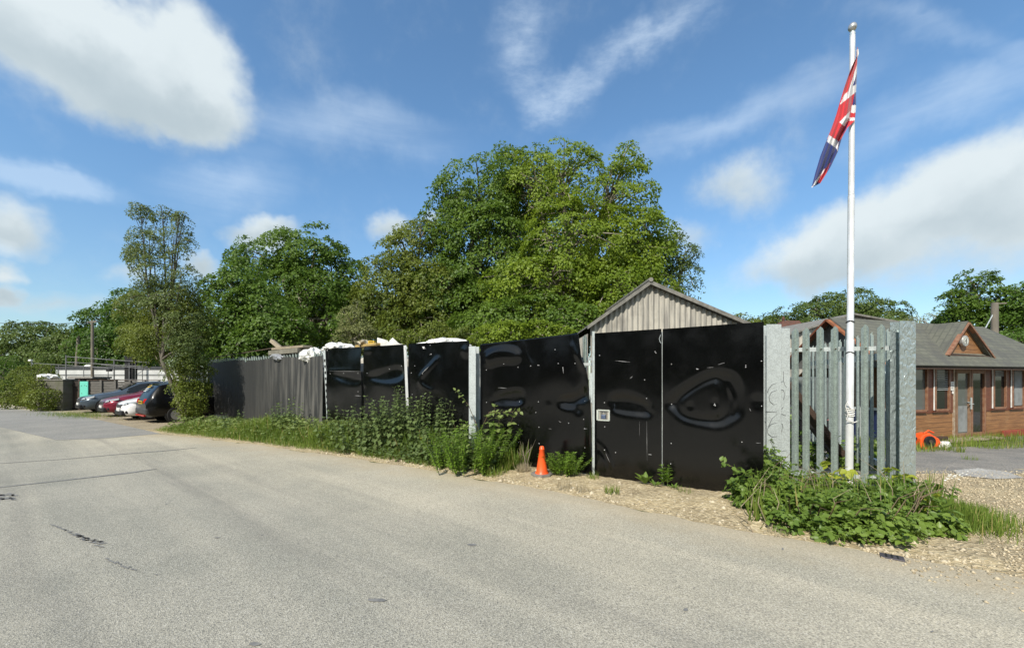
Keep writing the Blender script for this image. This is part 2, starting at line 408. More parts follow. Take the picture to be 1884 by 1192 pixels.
a_ = road.data.attributes.new('across', 'FLOAT', 'POINT'); a_.data.foreach_set('value', [v.co.x * NV[0] + v.co.y * NV[1] for v in road.data.vertices])
for p in road.data.polygons:
    if p.normal.z < 0: road.data.flip_normals(); break

def sheet(name, quad, nx, ny, dz, m, kind='structure', bumpy=0):
    a, b, c, d = [np.array(q[:2], float) for q in quad]
    rows = []
    for j in range(ny + 1):
        v = j / ny; r = []
        for i in range(nx + 1):
            u = i / nx; p = (a * (1 - u) + b * u) * (1 - v) + (d * (1 - u) + c * u) * v
            r.append((p[0], p[1], float(gz(*p)) + dz + (bumpy * random.random())))
        rows.append(r)
    mb = MB(); mb.grid(rows); o = obj(name, mb, m)
    if o.data.polygons[0].normal.z < 0: o.data.flip_normals()
    return props(o, kind=kind)
# chalky bank from the road edge to just behind the fence
rows = []
vs = np.concatenate([np.linspace(-.25, 1.5, 29), np.linspace(1.6, 3.4, 10)])
for s in np.linspace(-1.2, 17.5, 230):
    r = []
    for q in vs:
        x, y = st2xy(s, edge(s) + q)
        k = float(ss(-.1, .6, q)) * .045 * float(1 - .6 * ss(.9, 1.3, q)) * float(ss(-1.2, .3, s)) * float(1 - .8 * ss(7, 12, s))
        z = -.012 + k + .018 * max(0, math.sin(s * 7 + q * 9) * math.sin(s * 3.1 - q * 6)) * float(ss(0, .5, q)) + .012 * random.random() * float(ss(-.1, .3, q)) + .014 * float(ss(-.25, .05, q))
        r.append((x, y, z + float(gz(x, y))))
    rows.append(r)
mb = MB(); mb.grid(rows); o = obj('verge', mb, M_VERGE, smooth=True)
props(o, kind='structure')
# dirt under the parked cars, old side tarmac, yard, gravel
sheet('parking_dirt', [st2xy(15.2, 3.2), st2xy(40, 1.4), st2xy(40, 14), st2xy(15.2, 14)], 30, 14, .002, M_DIRT)
M_OLDTAR = dirtmat('old_grey_tarmac', (.215, .212, .198), (.26, .252, .23), (.29, .28, .25), .8, 40, .4, 80)
pts = [G(*q) for q in ((-260, 783), (0, 786), (105, 810), (200, 806), (296, 798), (225, 782), (150, 766), (100, 758), (0, 751), (-260, 741))]
mb = MB(); mb.quad(*[(p.x, p.y, .0085) for p in pts]); o = obj('side_road', mb, M_OLDTAR); props(o, kind='structure')
if o.data.polygons[0].normal.z < 0: o.data.flip_normals()
sheet('gravel_apron', [(3.5, 3.0), (30, -6), (30, 7.5), (4.6, 7.6)], 70, 30, .0008, M_GRAVEL, bumpy=.0025)
sheet('yard', [(4.5, 7.2), (30, 7.2), (30, 30), (4.5, 30)], 40, 30, .006, M_YARD)
a, b = G(1690, 830), G(1990, 826)
sheet('grass_strip', [(a.x - 3, a.y, 0), (b.x, b.y + .8, 0), (b.x, b.y + 4, 0), (a.x - 3, a.y + 3, 0)], 20, 6, .010, M_FIELD)
M_CONC = dirtmat('pale_concrete_patch', (.36, .35, .32), (.28, .27, .25), (.42, .40, .36), 1.5, 25, .4, 50)
q = [G(*p) for p in ((1752, 866), (1800, 862), (1850, 868), (1884, 880), (1830, 882), (1770, 876))]
mb = MB(); mb.quad(*[(p.x, p.y, p.z + .012) for p in q]); o = obj('concrete_patch', mb, M_CONC); props(o, kind='structure')
# narrow dark strips, tyre prints and stains on the asphalt
M_DKMARK = mat('dark_road_mark', (.14, .14, .136), (.21, .206, .19), 14, .8)
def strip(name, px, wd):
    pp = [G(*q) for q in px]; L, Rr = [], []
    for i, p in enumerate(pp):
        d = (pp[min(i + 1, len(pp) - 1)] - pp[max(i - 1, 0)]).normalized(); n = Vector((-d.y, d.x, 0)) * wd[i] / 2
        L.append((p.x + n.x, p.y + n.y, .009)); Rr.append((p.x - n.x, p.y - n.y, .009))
    mb = MB(); mb.grid([L, Rr]); o = obj(name, mb, M_DKMARK); props(o, kind='structure')
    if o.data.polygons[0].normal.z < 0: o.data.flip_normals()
strip('dark_strip', [(-120, 862), (0, 853), (120, 845), (220, 836), (300, 830), (362, 824)], [.03, .035, .035, .06, .09, .03])
strip('dark_strip', [(-120, 908), (0, 897), (100, 886), (190, 876), (240, 870), (288, 863)], [.05, .06, .07, .10, .12, .03])
mb = MB()
def blotch(px, py, rx, ry):
    c = G(px, py); k = 7
    pts = [G(px + rx * math.cos(a) * random.uniform(.6, 1.1), py + ry * math.sin(a) * random.uniform(.6, 1.1)) for a in np.linspace(0, 6.28, k, endpoint=False)]
    mb.quad(*[(p.x, p.y, .009) for p in reversed(pts)])
for i in range(26):
    u = i / 25; blotch(95 + 95 * u + random.uniform(-2, 2), 966 + 40 * u + random.uniform(-3, 3) * u * 2, 4 + 3 * u, 1.2)
for i in range(30):
    u = random.random(); blotch(140 + 48 * u, 986 + 14 * u + random.uniform(-3, 3), 5, 1.0)
for i in range(12): blotch(197 + 4.6 * i, 1030 + 1.7 * i + random.uniform(-2, 3), 4, 1.7)
for i in range(14): blotch(random.uniform(0, 28), random.uniform(908, 920), 8, 1.6)
for p in ((287, 1058, 3, 1.4), (306, 928, 3, 1), (400, 990, 7, 1), (481, 985, 4, 1), (1262, 1123, 6, 3), (868, 1003, 12, 3), (690, 1105, 22, 4), (1440, 1011, 3, 2), (470, 1186, 14, 5), (1715, 1163, 5, 2)): blotch(*p)
o = obj('tyre_print', mb, M_DKMARK, fix=False); props(o, kind='structure')
# small iron cover at the gravel edge
t_ = thing('utility_cover', 'small dark iron cover lying flush in the sandy road edge below the bramble', 'drain cover', G(1641, 1026))
c = G(1641, 1026); mb = MB(); mb.box((c.x, c.y, .0095), (.17, .12, .012), -.65); obj('cover_plate', mb, mat('dark_iron', (.07, .065, .075), (.10, .09, .10), 8, .55, .4), t_, bevel=.004)
mb = MB()
for k in (-1, 0, 1): mb.box((c.x + .04 * k * .8, c.y - .04 * k * .6, .0185), (.012, .09, .006), -.65)
obj('grip_rib', mb, M_DARK, t_)

# loose stones (countless)
def stones(name, pts, sz, m):
    base = np.array([(1, 0, 0), (-1, 0, 0), (0, 1, 0), (0, -1, 0), (0, 0, .7), (0, 0, -.7)], float)
    ff = np.array([(0, 2, 4), (2, 1, 4), (1, 3, 4), (3, 0, 4), (2, 0, 5), (1, 2, 5), (3, 1, 5), (0, 3, 5)])
    n = len(pts); V = base[None] * sz[:, None, None] * rng.uniform(.55, 1.25, (n, 1, 3)) * rng.uniform(.8, 1.2, (n, 6, 1))
    a = rng.uniform(0, 6.28, n); ca, sa = np.cos(a)[:, None], np.sin(a)[:, None]
    V = np.stack([V[..., 0] * ca - V[..., 1] * sa, V[..., 0] * sa + V[..., 1] * ca, V[..., 2]], -1) + pts[:, None, :]
    FF = (np.arange(n) * 6)[:, None, None] + ff[None]
    return props(tri_obj(name, V.reshape(-1, 3), FF.reshape(-1, 3), m), kind='stuff')
def stonemat(name, a, b):
    m, t, bs = newmat(name); r = t.add('ShaderNodeNewGeometry').outputs['Random Per Island']
    t.l.new(t.mix(r, a, b), bs.inputs['Base Color']); bs.inputs['Roughness'].default_value = .85; return m
n = 26000; px_ = 3.4 + 8 * rng.random(n) ** 1.4; py_ = rng.uniform(1.6, 7.4, n)
ok = (px_ * NV[0] + py_ * NV[1] > edge(px_ * EV[0] + py_ * EV[1]) + .05 - .28 * rng.exponential(1, size=n) + .15)
px_, py_ = px_[ok], py_[ok]
o = stones('loose_gravel', np.stack([px_, py_, gz(px_, py_) + .006], 1), rng.uniform(.006, .022, len(px_)), stonemat('gravel_stone', (.27, .22, .14), (.56, .475, .325)))
props(o, 'sandy loose gravel spread over the yard entrance at right', 'gravel')
s_ = rng.uniform(-1, 9, 5200); q_ = np.abs(rng.normal(.42, .45, 5200)); x_, y_ = st2xy(s_, edge(s_) + q_)
o = stones('chalk_rubble', np.stack([x_, y_, .04 * ss(-.1, .6, q_) * (1 - .6 * ss(.9, 1.3, q_)) * ss(-1.2, .3, s_) * (1 - .8 * ss(7, 12, s_)) + .006], 1), rng.exponential(.010, 5200).clip(.004, .045), stonemat('chalk_stone', (.30, .25, .165), (.52, .45, .32)))
props(o, 'pale chalk stones strewn along the bank before the black gates', 'rubble')

# ------------------------------------------------------------------ boarded fence
def solve_d(A, B, px):       # depth where the fence line A-B (x, d) crosses an image column
    k = (px - 942) / F; t = (k * A[1] - A[0]) / ((B[0] - A[0]) - k * (B[1] - A[1])); return A[1] + t * (B[1] - A[1])
LN1 = ((Xat(1403, 5.67), 5.67), (Xat(1092, 6.93), 6.93))
LN2 = ((Xat(1092, 6.93), 6.93), (Xat(883, 8.2), 8.2))
LN3 = ((Xat(883, 8.2), 8.2), (Xat(385, 17.2), 17.2))
def seg_dist(U, Z, a, b):
    a, b = np.array(a), np.array(b); d = b - a
    t = np.clip(((U - a[0]) * d[0] + (Z - a[1]) * d[1]) / (d @ d), 0, 1)
    return np.hypot(U - a[0] - t * d[0], Z - a[1] - t * d[1])
def sdf(U, Z, poly):
    dmin = np.full(U.shape, 9.); ins = np.zeros(U.shape, bool); n = len(poly)
    for i in range(n):
        a, b = poly[i], poly[(i + 1) % n]
        dmin = np.minimum(dmin, seg_dist(U, Z, a, b))
        c = (a[1] > Z) != (b[1] > Z)
        with np.errstate(divide='ignore', invalid='ignore'):
            xi = (b[0] - a[0]) * (Z - a[1]) / (b[1] - a[1] + 1e-12) + a[0]
        ins ^= c & (U < xi)
    return np.where(ins, dmin, -dmin)
class Sheet:
    def __init__(s, LN, pxl, pxr, yt, zb=.03, off=0):
        s.LN = LN; s.dl, s.dr = solve_d(*LN, pxl), solve_d(*LN, pxr)
        s.A = np.array((Xat(pxl, s.dl), s.dl)); s.B = np.array((Xat(pxr, s.dr), s.dr))
        s.L = np.linalg.norm(s.B - s.A); s.e = (s.B - s.A) / s.L; s.n = np.array((s.e[1], -s.e[0]))  # towards the road
        if s.n[1] > 0: s.n = -s.n
        s.A = s.A + s.n * off
        s.zl = EYE + (HY - yt[0]) / F * s.dl; s.zr = EYE + (HY - yt[1]) / F * s.dr; s.zb = zb
    def uz(s, px, py):
        d = solve_d(*s.LN, px); p = np.array((Xat(px, d), d)); return float((p - s.A) @ s.e), EYE + (HY - py) / F * d
    def pt(s, u, z, h=0): q = s.A + s.e * u + s.n * h; return Vector((q[0], q[1], z))
    def mesh(s, nx, nz, dents=(), wave=.004, seed=0, ur=None, hole=None, ul=None, blur=9):
        v = np.linspace(0, 1, nz + 1)[:, None]; u = np.linspace(0, 1, nx + 1)[None, :]
        zt = s.zl + (s.zr - s.zl) * u; Z = s.zb + (zt - s.zb) * v
        r = np.full(Z.shape, s.L) if ur is None else np.interp(Z, *ur)
        l = np.zeros(Z.shape) if ul is None else np.interp(Z, *ul)
        U = l + u * (r - l); h = np.zeros(U.shape); g = np.random.default_rng(seed)
        for k in range(9):
            a, b, c = g.uniform(-2.2, 2.2), g.uniform(-2.5, 2.5), g.uniform(0, 6.28)
            h += wave * g.uniform(.3, 1) * np.sin(a * U * 2 + b * Z * 2 + c)
        for d in dents:
            if d[0] == 'poly':
                pl = np.array([s.uz(*p) for p in d[1]])
                for _ in range(2): nx_ = np.roll(pl, -1, 0); pl = np.stack([.75 * pl + .25 * nx_, .25 * pl + .75 * nx_], 1).reshape(-1, 2)
                sd = sdf(U, Z, pl); h += d[2] * ss(-d[3] * .35, d[3], sd)
            elif d[0] == 'ridge':
                q = [s.uz(*p) for p in d[1]]
                q = np.array(q); tt = np.linspace(0, 1, 24); k_ = np.linspace(0, 1, len(q)); q = np.stack([np.interp(tt, k_, q[:, 0]), np.interp(tt, k_, q[:, 1])], 1)
                for _ in range(4): q[1:-1] = (q[:-2] + 2 * q[1:-1] + q[2:]) / 4
                dd = np.min([seg_dist(U, Z, q[i], q[i + 1]) for i in range(len(q) - 1)], axis=0); h += d[2] * np.exp(-(dd / d[3]) ** 2)
            elif d[0] == 'pit':
                c = s.uz(*d[1]); h += d[2] * np.exp(-(np.hypot(U - c[0], Z - c[1]) / d[3]) ** 2)
        if ur is not None: h += .05 * np.exp(-((r - U) / .10) ** 2)
        for _ in range(blur):
            h = np.pad(h, 1, 'edge'); h = (h[:-2, 1:-1] + h[2:, 1:-1] + h[1:-1, :-2] + h[1:-1, 2:] + 2 * h[1:-1, 1:-1]) / 6
        s.U, s.Z, s.h = U, Z, h
        mb = MB()
        pts = s.A[None, None] + U[..., None] * s.e + h[..., None] * s.n
        mb.grid([[(pts[j, i, 0], pts[j, i, 1], Z[j, i]) for i in range(nx + 1)] for j in range(nz + 1)])
        if hole:
            c0, c1 = s.uz(*hole[0]), s.uz(*hole[1])
            keep = []
            for f in mb.f:
                m_ = np.mean([mb.v[i] for i in f], axis=0); uu = (m_[:2] - s.A) @ s.e
                keep.append(not (c0[0] < uu < c1[0] and c1[1] < m_[2] < c0[1]))
            mb.f = [f for f, k in zip(mb.f, keep) if k]; mb.m = [0] * len(mb.f)
        return mb
    def hgt(s, u, z):
        k = np.argmin((s.U - u) ** 2 + (s.Z - z) ** 2); return float(s.h.ravel()[k])
M_SCREW = mat('bright_screw_head', (.75, .75, .73), (.6, .6, .6), 5, .35, .3)
M_SCRATCH = mat('pale_scratch', (.24, .24, .235), (.15, .15, .15), 30, .6)
scr_proto = None
def screws(sh, par, pix):
    global scr_proto
    for px, py in pix:
        u, z = sh.uz(px, py)
        if not (0.01 < u < sh.L - .01): continue
        p = sh.pt(u, z, sh.hgt(u, z) + .001); r = .0038 + .0005 * p.y
        if scr_proto is None:
            mb = MB(); mb.lathe([(1, 0), (.95, .3), (.55, .6)], n=8)
            o = obj('screw', mb, M_SCREW, par, local=True); scr_proto = o
        else:
            o = scr_proto.copy(); COL.objects.link(o); o.parent = par
        o.scale = (r, r, .008); o.location = p - WL[par.name][0]
        o.rotation_euler = Vector((sh.n[0], sh.n[1], 0)).to_track_quat('Z', 'Y').to_euler()
def scratches(sh, par, segs):
    for (a, b, wd) in segs:
        ua, za = sh.uz(*a); ub, zb_ = sh.uz(*b); mb = MB(); L, Rr = [], []
        for k in range(7):
            t = k / 6; u, z = ua + (ub - ua) * t, za + (zb_ - za) * t; w_ = wd * math.sin(math.pi * min(max(t, .08), .92)) * random.uniform(.5, 1)
            hh = sh.hgt(u, z) + .004
            dx, dz = (ub - ua), (zb_ - za); ln = math.hypot(dx, dz) + 1e-6
            L.append(sh.pt(u - dz / ln * w_, z + dx / ln * w_, hh)); Rr.append(sh.pt(u + dz / ln * w_, z - dx / ln * w_, hh))
        mb.grid([L, Rr]); obj('scratch', mb, M_SCRATCH, par, fix=False)
c4 = lambda *p: [(x / 3.222 + 860, y / 3.222 + 560) for x, y in p]
c3 = lambda *p: [(x / 3.489 + 360, y / 3.489 + 580) for x, y in p]
GRP_P = 'black sheet panels along the fence'
# two gate leaves
gl = Sheet(LN1, 1093.5, 1217, (613, 605), .015)
t_ = thing('gate_leaf', 'narrower black sheeted gate leaf with a square lock opening at its left edge', 'gate', gl.pt(gl.L / 2, 0), GRP_P)
hole_px = c4((775, 625), (842, 688))
mb = gl.mesh(110, 130, [('poly', c4((835, 560), (860, 535), (940, 525), (1040, 560), (1098, 610), (1092, 668), (960, 655), (870, 640), (840, 610)), -.040, .10),
      ('ridge', c4((845, 600), (950, 612), (1090, 625)), .014, .03), ('ridge', c4((758, 815), (815, 860), (850, 935), (860, 980)), .012, .03), ('poly', c4((755, 840), (820, 900), (850, 980), (840, 1060), (750, 1030)), .014, .06)], .0035, 3, hole=hole_px)
obj('sheet', mb, M_PANEL, t_, smooth=True)
screws(gl, t_, c4((783, 302), (1118, 288), (1113, 280), (1050, 447), (812, 582), (813, 725), (813, 862), (878, 877), (1077, 889), (1087, 890), (1062, 557)))
scratches(gl, t_, [(*c4((875, 333), (965, 342)), .006), (*c4((1063, 690), (1065, 925)), .003), (*c4((820, 880), (845, 935)), .005), (*c4((962, 440), (980, 425)), .006), (*c4((1020, 690), (1020, 780)), .002)])
mb = MB()
for (a, b) in (((.03, .5), (gl.L - .03, .5)), ((.03, 2.0), (gl.L - .03, 2.0))): mb.bar(gl.pt(a[0], a[1], -.06), gl.pt(b[0], b[1], -.06), .05, .05)
mb.bar(gl.pt(gl.L - .02, .06, -.06), gl.pt(gl.L - .02, 2.38, -.06), .04, .05); obj('gate_frame', mb, M_GALV, t_)
# lock opening
c0, c1 = gl.uz(*hole_px[0]), gl.uz(*hole_px[1]); hm = gl.hgt((c0[0] + c1[0]) / 2, (c0[1] + c1[1]) / 2)
mb = MB(); w2 = .016
fr = [(c0[0] - .006, c1[1]), (c1[0], c1[1]), (c1[0], c0[1]), (c0[0] - .006, c0[1])]
for i in range(4):
    a, b = fr[i], fr[(i + 1) % 4]
    mb.bar(gl.pt(a[0], a[1], hm + .004), gl.pt(b[0], b[1], hm + .004), w2 if i != 3 else w2 * 2, .035, up=(gl.n[0], gl.n[1], 0))
obj('lock_frame', mb, mat('pale_grey_paint', (.52, .55, .50), (.42, .45, .40), 12, .5), t_)
mb = MB(); cu, cz = (c0[0] + c1[0]) / 2, (c0[1] + c1[1]) / 2
mb.box(gl.pt(cu - .02, cz - .03, -.05), (.075, .05, .07), math.atan2(gl.e[1], gl.e[0])); lk = obj('padlock', mb, mat('blue_grey_lock', (.07, .10, .17), (.12, .15, .22), 9, .4, .3), t_, bevel=.01)
mb = MB(); mb.tube([gl.pt(cu - .045, cz, -.05), gl.pt(cu - .045, cz + .04, -.05), gl.pt(cu - .02, cz + .055, -.05), gl.pt(cu + .005, cz + .04, -.05), gl.pt(cu + .005, cz, -.05)], .007, 8); obj('shackle', mb, M_GALV, lk, smooth=True)
for dz in (.055, -.085): obj('lock_bolt', MB().bar(gl.pt(c0[0], cz + dz, -.075), gl.pt(c1[0], cz + dz, -.075), .03, .012), M_GALV, t_)

gr = Sheet(LN1, 1219, 1405, (605, 592), .015)
t_ = thing('gate_leaf', 'wide black sheeted gate leaf with a big rounded triangular dent', 'gate', gr.pt(gr.L / 2, 0), GRP_P)
outer = c4((1160, 580), (1250, 505), (1330, 450), (1420, 400), (1500, 388), (1590, 410), (1632, 480), (1640, 570), (1634, 650), (1590, 690), (1500, 735), (1380, 715), (1280, 690), (1220, 640))
inner = c4((1235, 570), (1330, 495), (1420, 448), (1480, 432), (1520, 480), (1535, 570), (1520, 670), (1420, 690), (1300, 672), (1240, 630))
mb = gr.mesh(150, 150, [('poly', outer, -.040, .13), ('poly', inner, .024, .09), ('ridge', c4((1545, 480), (1580, 560), (1570, 640)), .010, .025),
      ('pit', c4((1210, 590))[0], -.012, .03), ('pit', c4((1318, 605))[0], -.014, .032), ('pit', c4((1465, 585))[0], -.012, .035), ('pit', c4((1720, 575))[0], -.012, .06), ('pit', c4((1252, 602))[0], -.006, .012)], .0035, 5)
obj('sheet', mb, M_PANEL, t_, smooth=True)
screws(gr, t_, c4((1210, 354), (1360, 382), (1366, 384), (1743, 336), (1744, 602), (1208, 592), (1208, 823), (1205, 944), (1650, 372), (1650, 362), (1462, 597), (1468, 600), (1627, 815), (1465, 590)))
scratches(gr, t_, [(*c4((1485, 357), (1525, 345)), .005), (*c4((1420, 375), (1460, 372)), .004), (*c4((1710, 820), (1740, 821)), .004), (*c4((1672, 615), (1680, 632)), .005)])
mb = MB()
for z in (.5, 2.0): mb.bar(gr.pt(.03, z, -.06), gr.pt(gr.L - .03, z, -.06), .05, .05)
mb.bar(gr.pt(.022, .06, -.06), gr.pt(.022, 2.40, -.06), .04, .05); obj('gate_frame', mb, M_GALV, t_)
u0, z0 = gr.uz(*c4((1148, 185))[0]); u1, z1 = gr.uz(*c4((1153, 150))[0])
mb = MB(); mb.tube([gl.pt(gl.L - .012, 2.33, .006), gl.pt(gl.L - .03, 2.27, .012), gl.pt(gl.L - .018, 2.22, .012), gl.pt(gl.L - .004, 2.20, .006)], .005, 6)
obj('wire_loop', mb, M_GALV, t_, smooth=True)
# big torn sheet left of the gate
sd_ = Sheet(LN2, 884, 1089, (633.5, 611), .05)
t_ = thing('black_panel', 'wide crumpled black panel with a torn right edge behind the orange cone', 'fence panel', sd_.pt(sd_.L / 2, 0), GRP_P)
e1 = [sd_.uz(*p) for p in c4((665, 180), (680, 300), (700, 360), (715, 400), (722, 470), (735, 560), (742, 700), (742, 1000))]; e1.sort(key=lambda q: q[1])
mb = sd_.mesh(130, 130, [('poly', c4((85, 290), (180, 245), (290, 250), (330, 300), (300, 352), (200, 345), (110, 378)), .04, .10), ('poly', c4((125, 570), (200, 520), (300, 500), (340, 520), (330, 600), (200, 608)), -.038, .10),
      ('poly', c4((530, 560), (560, 535), (640, 530), (722, 468), (733, 560), (665, 590), (620, 625), (540, 605)), -.04, .10), ('ridge', c4((330, 230), (345, 300), (380, 360)), .012, .03), ('ridge', c4((620, 240), (650, 300), (700, 380)), .014, .03),
      ('pit', c4((660, 620))[0], -.025, .06), ('pit', c4((480, 600))[0], .012, .05), ('ridge', c4((150, 560), (280, 600)), .012, .03)], .0055, 8, ur=([q[1] for q in e1], [q[0] for q in e1]))
obj('sheet', mb, M_PANEL, t_, smooth=True, solid=.004)
screws(sd_, t_, c4((520, 268), (215, 352), (298, 372), (375, 365), (418, 360), (424, 361), (540, 350), (640, 350), (112, 388), (113, 580), (305, 577), (420, 577), (405, 640), (302, 715), (424, 727), (302, 817), (427, 824), (697, 572), (690, 680), (697, 735), (697, 848), (600, 703), (568, 375)))
scratches(sd_, t_, [(*c4((180, 493), (232, 496)), .006), (*c4((568, 370), (572, 410)), .008), (*c4((690, 738), (715, 735)), .006), (*c4((540, 690), (556, 700)), .006), (*c4((480, 735), (500, 738)), .004)])
for z in (.45, 1.9): obj('rail', MB().bar(sd_.pt(.03, z, -.07), sd_.pt(sd_.L - .03, z, -.07), .05, .05), M_GALV, t_)
# panel between the two posts, and two smaller ones further left
sc_ = Sheet(LN3, 751, 864, (632.5, 627), .05)
t_ = thing('black_panel', 'black panel with a curved crease between the thin pale strip and grey post', 'fence panel', sc_.pt(sc_.L / 2, 0), GRP_P)
mb = sc_.mesh(80, 110, [('ridge', c3((1550, 280), (1500, 340), (1440, 390), (1435, 440), (1490, 480), (1570, 500), (1630, 545)), .022, .05), ('poly', c3((1690, 210), (1750, 190), (1760, 260), (1720, 270)), .02, .05), ('poly', c3((1500, 470), (1600, 490), (1650, 560), (1560, 560)), -.02, .05), ('ridge', c3((1405, 200), (1418, 700)), .012, .02)], .005, 12)
obj('sheet', mb, M_PANEL, t_, smooth=True); screws(sc_, t_, c3((1408, 325), (1385, 370), (1390, 508), (1460, 375), (1460, 518), (1510, 250)))
scratches(sc_, t_, [(*c3((1455, 375), (1500, 330)), .012), (*c3((1500, 255), (1510, 245)), .01)])
sb_ = Sheet(LN3, 668, 746, (638.5, 633), .05)
t_ = thing('black_panel', 'black panel with a torn top left corner behind the tallest nettles', 'fence panel', sb_.pt(sb_.L / 2, 0), GRP_P)
mb = sb_.mesh(60, 90, [('poly', c3((1075, 215), (1150, 210), (1130, 245), (1085, 240)), .02, .06), ('poly', c3((1080, 400), (1180, 350), (1330, 310), (1340, 420), (1200, 440)), -.03, .08), ('ridge', c3((1070, 380), (1085, 450)), .02, .04)], .006, 14, ul=([0, 1.3, 1.8, 2.2, 2.6], [.06, .05, 0, .02, .12]))
obj('sheet', mb, M_PANEL, t_, smooth=True); screws(sb_, t_, c3((1100, 372), (1240, 345), (1318, 325), (1325, 492)))
sa_ = Sheet(LN3, 599, 664.5, (641, 638.5), .05)
t_ = thing('black_panel', 'black panel with a level crease, next to the faded grey sheeting', 'fence panel', sa_.pt(sa_.L / 2, 0), GRP_P)
mb = sa_.mesh(60, 90, [('ridge', c3((860, 355), (1070, 358)), .012, .03), ('poly', c3((850, 370), (950, 440), (1060, 450), (1060, 370)), -.025, .08)], .006, 17)
obj('sheet', mb, M_PANEL, t_, smooth=True); screws(sa_, t_, c3((950, 372), (1040, 490), (865, 375), (1045, 372)))
scratches(sa_, t_, [(*c3((860, 358), (1070, 360)), .006), (*c3((1020, 515), (1060, 518)), .01)])
# faded grey sheeting over palisade pales
sg = Sheet(LN3, 384, 596, (661.5, 646), .05)
t_ = thing('sheeted_fence', 'palisade fence bay covered with faded grey sheeting streaked by dirt', 'fence', sg.pt(sg.L / 2, 0))
def fabricmat():
    m, t, b = newmat('faded_grey_sheeting'); co = obco(t)
    st = t.rng(t.noise(t.map(co, (5.5, 5.5, .45)), 1.0, 6, .65), .42, .66)
    sep = t.add('ShaderNodeSeparateXYZ', {0: co})
    right = t.rng(sep.outputs[0], -1.2, 3.4); fold = t.rng(t.noise(t.map(co, (11, 11, .25)), 1.0, 3), .4, .6)
    c = t.mix(fold, (.030, .031, .031), (.033, .034, .033))
    c = t.mix(t.math('MULTIPLY', t.math('MULTIPLY', st, right), .48), c, (.22, .21, .185))
    fl = t.rng(t.noise(co, 26, 4), .70, .76, 0, .5); c = t.mix(fl, c, (.2, .2, .19))
    t.l.new(c, b.inputs['Base Color']); b.inputs['Roughness'].default_value = .62; b.inputs['Specular IOR Level'].default_value = .35; return m
mb = MB(); nx, nz = 300, 40; rows = []
for j in range(nz + 1):
    v = j / nz; r = []
    for i in range(nx + 1):
        u = i / nx * sg.L; zt = sg.zl + (sg.zr - sg.zl) * u / sg.L
        top = zt - .10 - .03 * abs(math.sin(u * math.pi / .19)) - .03 * math.sin(u * 1.7) - (.06 if .40 < i / nx < .43 else 0)
        bot = .22 + .06 * math.sin(u * 1.3) + .03 * math.sin(u * 4) - .12 * min(1, i / nx * 1.5)
        h = .0015 * abs(math.cos(u * math.pi / .19)) + .02 * math.sin(u * .9 + v * 2) + .012 * math.sin(u * 2.7 - v) * (1 - v) + (.012 if i / nx > .415 else 0)
        r.append(sg.pt(u, bot + (top - bot) * v, h + .03))
    rows.append(r)
mb.grid(rows); obj('sheeting', mb, fabricmat(), t_, smooth=True)
def pale_mesh(h, wd=.07, dp=.03):
    mb = MB(); prof = [(-.5, 0), (-.26, 1), (0, .1), (.26, 1), (.5, 0)]
    front, top = [], []
    for k in (0, 1):
        front.append([(x * wd, (-y * dp) + (.004 if k else 0)) for x, y in prof])
    n = len(prof); zs = lambda x: h - abs(x) * 1.35 * (1.2 if wd < .08 else 1)
    for k in (0, 1):
        for x, y in front[k]: mb.v.append((x, y, 0.0))
        for x, y in front[k]: mb.v.append((x, y, zs(x)))
    for i in range(n - 1):
        mb.f += [(i, i + 1, n + i + 1, n + i), (2 * n + i + 1, 2 * n + i, 3 * n + i, 3 * n + i + 1), (n + i, n + i + 1, 3 * n + i + 1, 3 * n + i)]
    mb.f += [(0, n, 3 * n, 2 * n), (n - 1, 2 * n + n - 1, 3 * n + n - 1, n + n - 1)]; mb.m = [0] * len(mb.f); return mb
def put_pale(proto, par, p, ang, name='pale', mat_=None, h=2.4, wd=.07):
    if proto is None: o = obj(name, pale_mesh(h, wd), mat_ or M_PALE, par, local=True)
    else: o = proto.copy(); COL.objects.link(o); o.parent = par
    o.location = Vector(p) - WL[par.name][0]; o.rotation_euler = (0, 0, ang); return o
ang = math.atan2(sg.e[1], sg.e[0]); pr = None
for k in range(int(sg.L / .19)):
    u = .06 + k * .19; zt = sg.zl + (sg.zr - sg.zl) * u / sg.L
    o = put_pale(pr, t_, sg.pt(u, zt - 2.4 + random.uniform(-.02, .03), -.03), ang); pr = pr or o
mb = MB(); mb.bar(sg.pt(0, .5, -.04), sg.pt(sg.L, .5, -.04), .05, .04); mb.bar(sg.pt(0, 2.0, -.04), sg.pt(sg.L, 1.95, -.04), .05, .04)
mb.bar(sg.pt(-.3, 2.52, -.1), sg.pt(sg.L * .75, 2.72, -.1), .02, .03); obj('rail', mb, M_RUST, t_)
# posts
def ibeam(name, label, c, wd, dp, h, rz, m=M_GALV, web=True, z0=-.1):
    t = thing(name, label, 'fence post', (c[0], c[1], z0), 'galvanised steel fence posts')
    ca, sa = math.cos(rz), math.sin(rz); q = lambda x, y: (c[0] + x * ca - y * sa, c[1] + x * sa + y * ca)
    for y in (-dp / 2, dp / 2):
        mb = MB(); mb.box((*q(0, y), z0 + h / 2), (wd, .012, h), rz); obj('flange', mb, m, t, bevel=.003)
    mb = MB(); mb.box((*q(0, 0), z0 + h / 2 - .001), (.012, dp - .012, h - .004), rz); obj('web', mb, m, t)
    return t, q
a1 = math.atan2(sc_.e[1], sc_.e[0])
d = 8.24; ibeam('steel_post', 'thick grey galvanised post rising from the green bush between two black panels', (Xat(872.5, d), d - .03), .155, .14, 2.39, a1 + .25)
d = 6.28; p_, q_ = ibeam('steel_post', 'wide weathered grey post directly beside the right end of the black gate', (Xat(1418.5, d), d), .215, .15, 2.57, -.06)
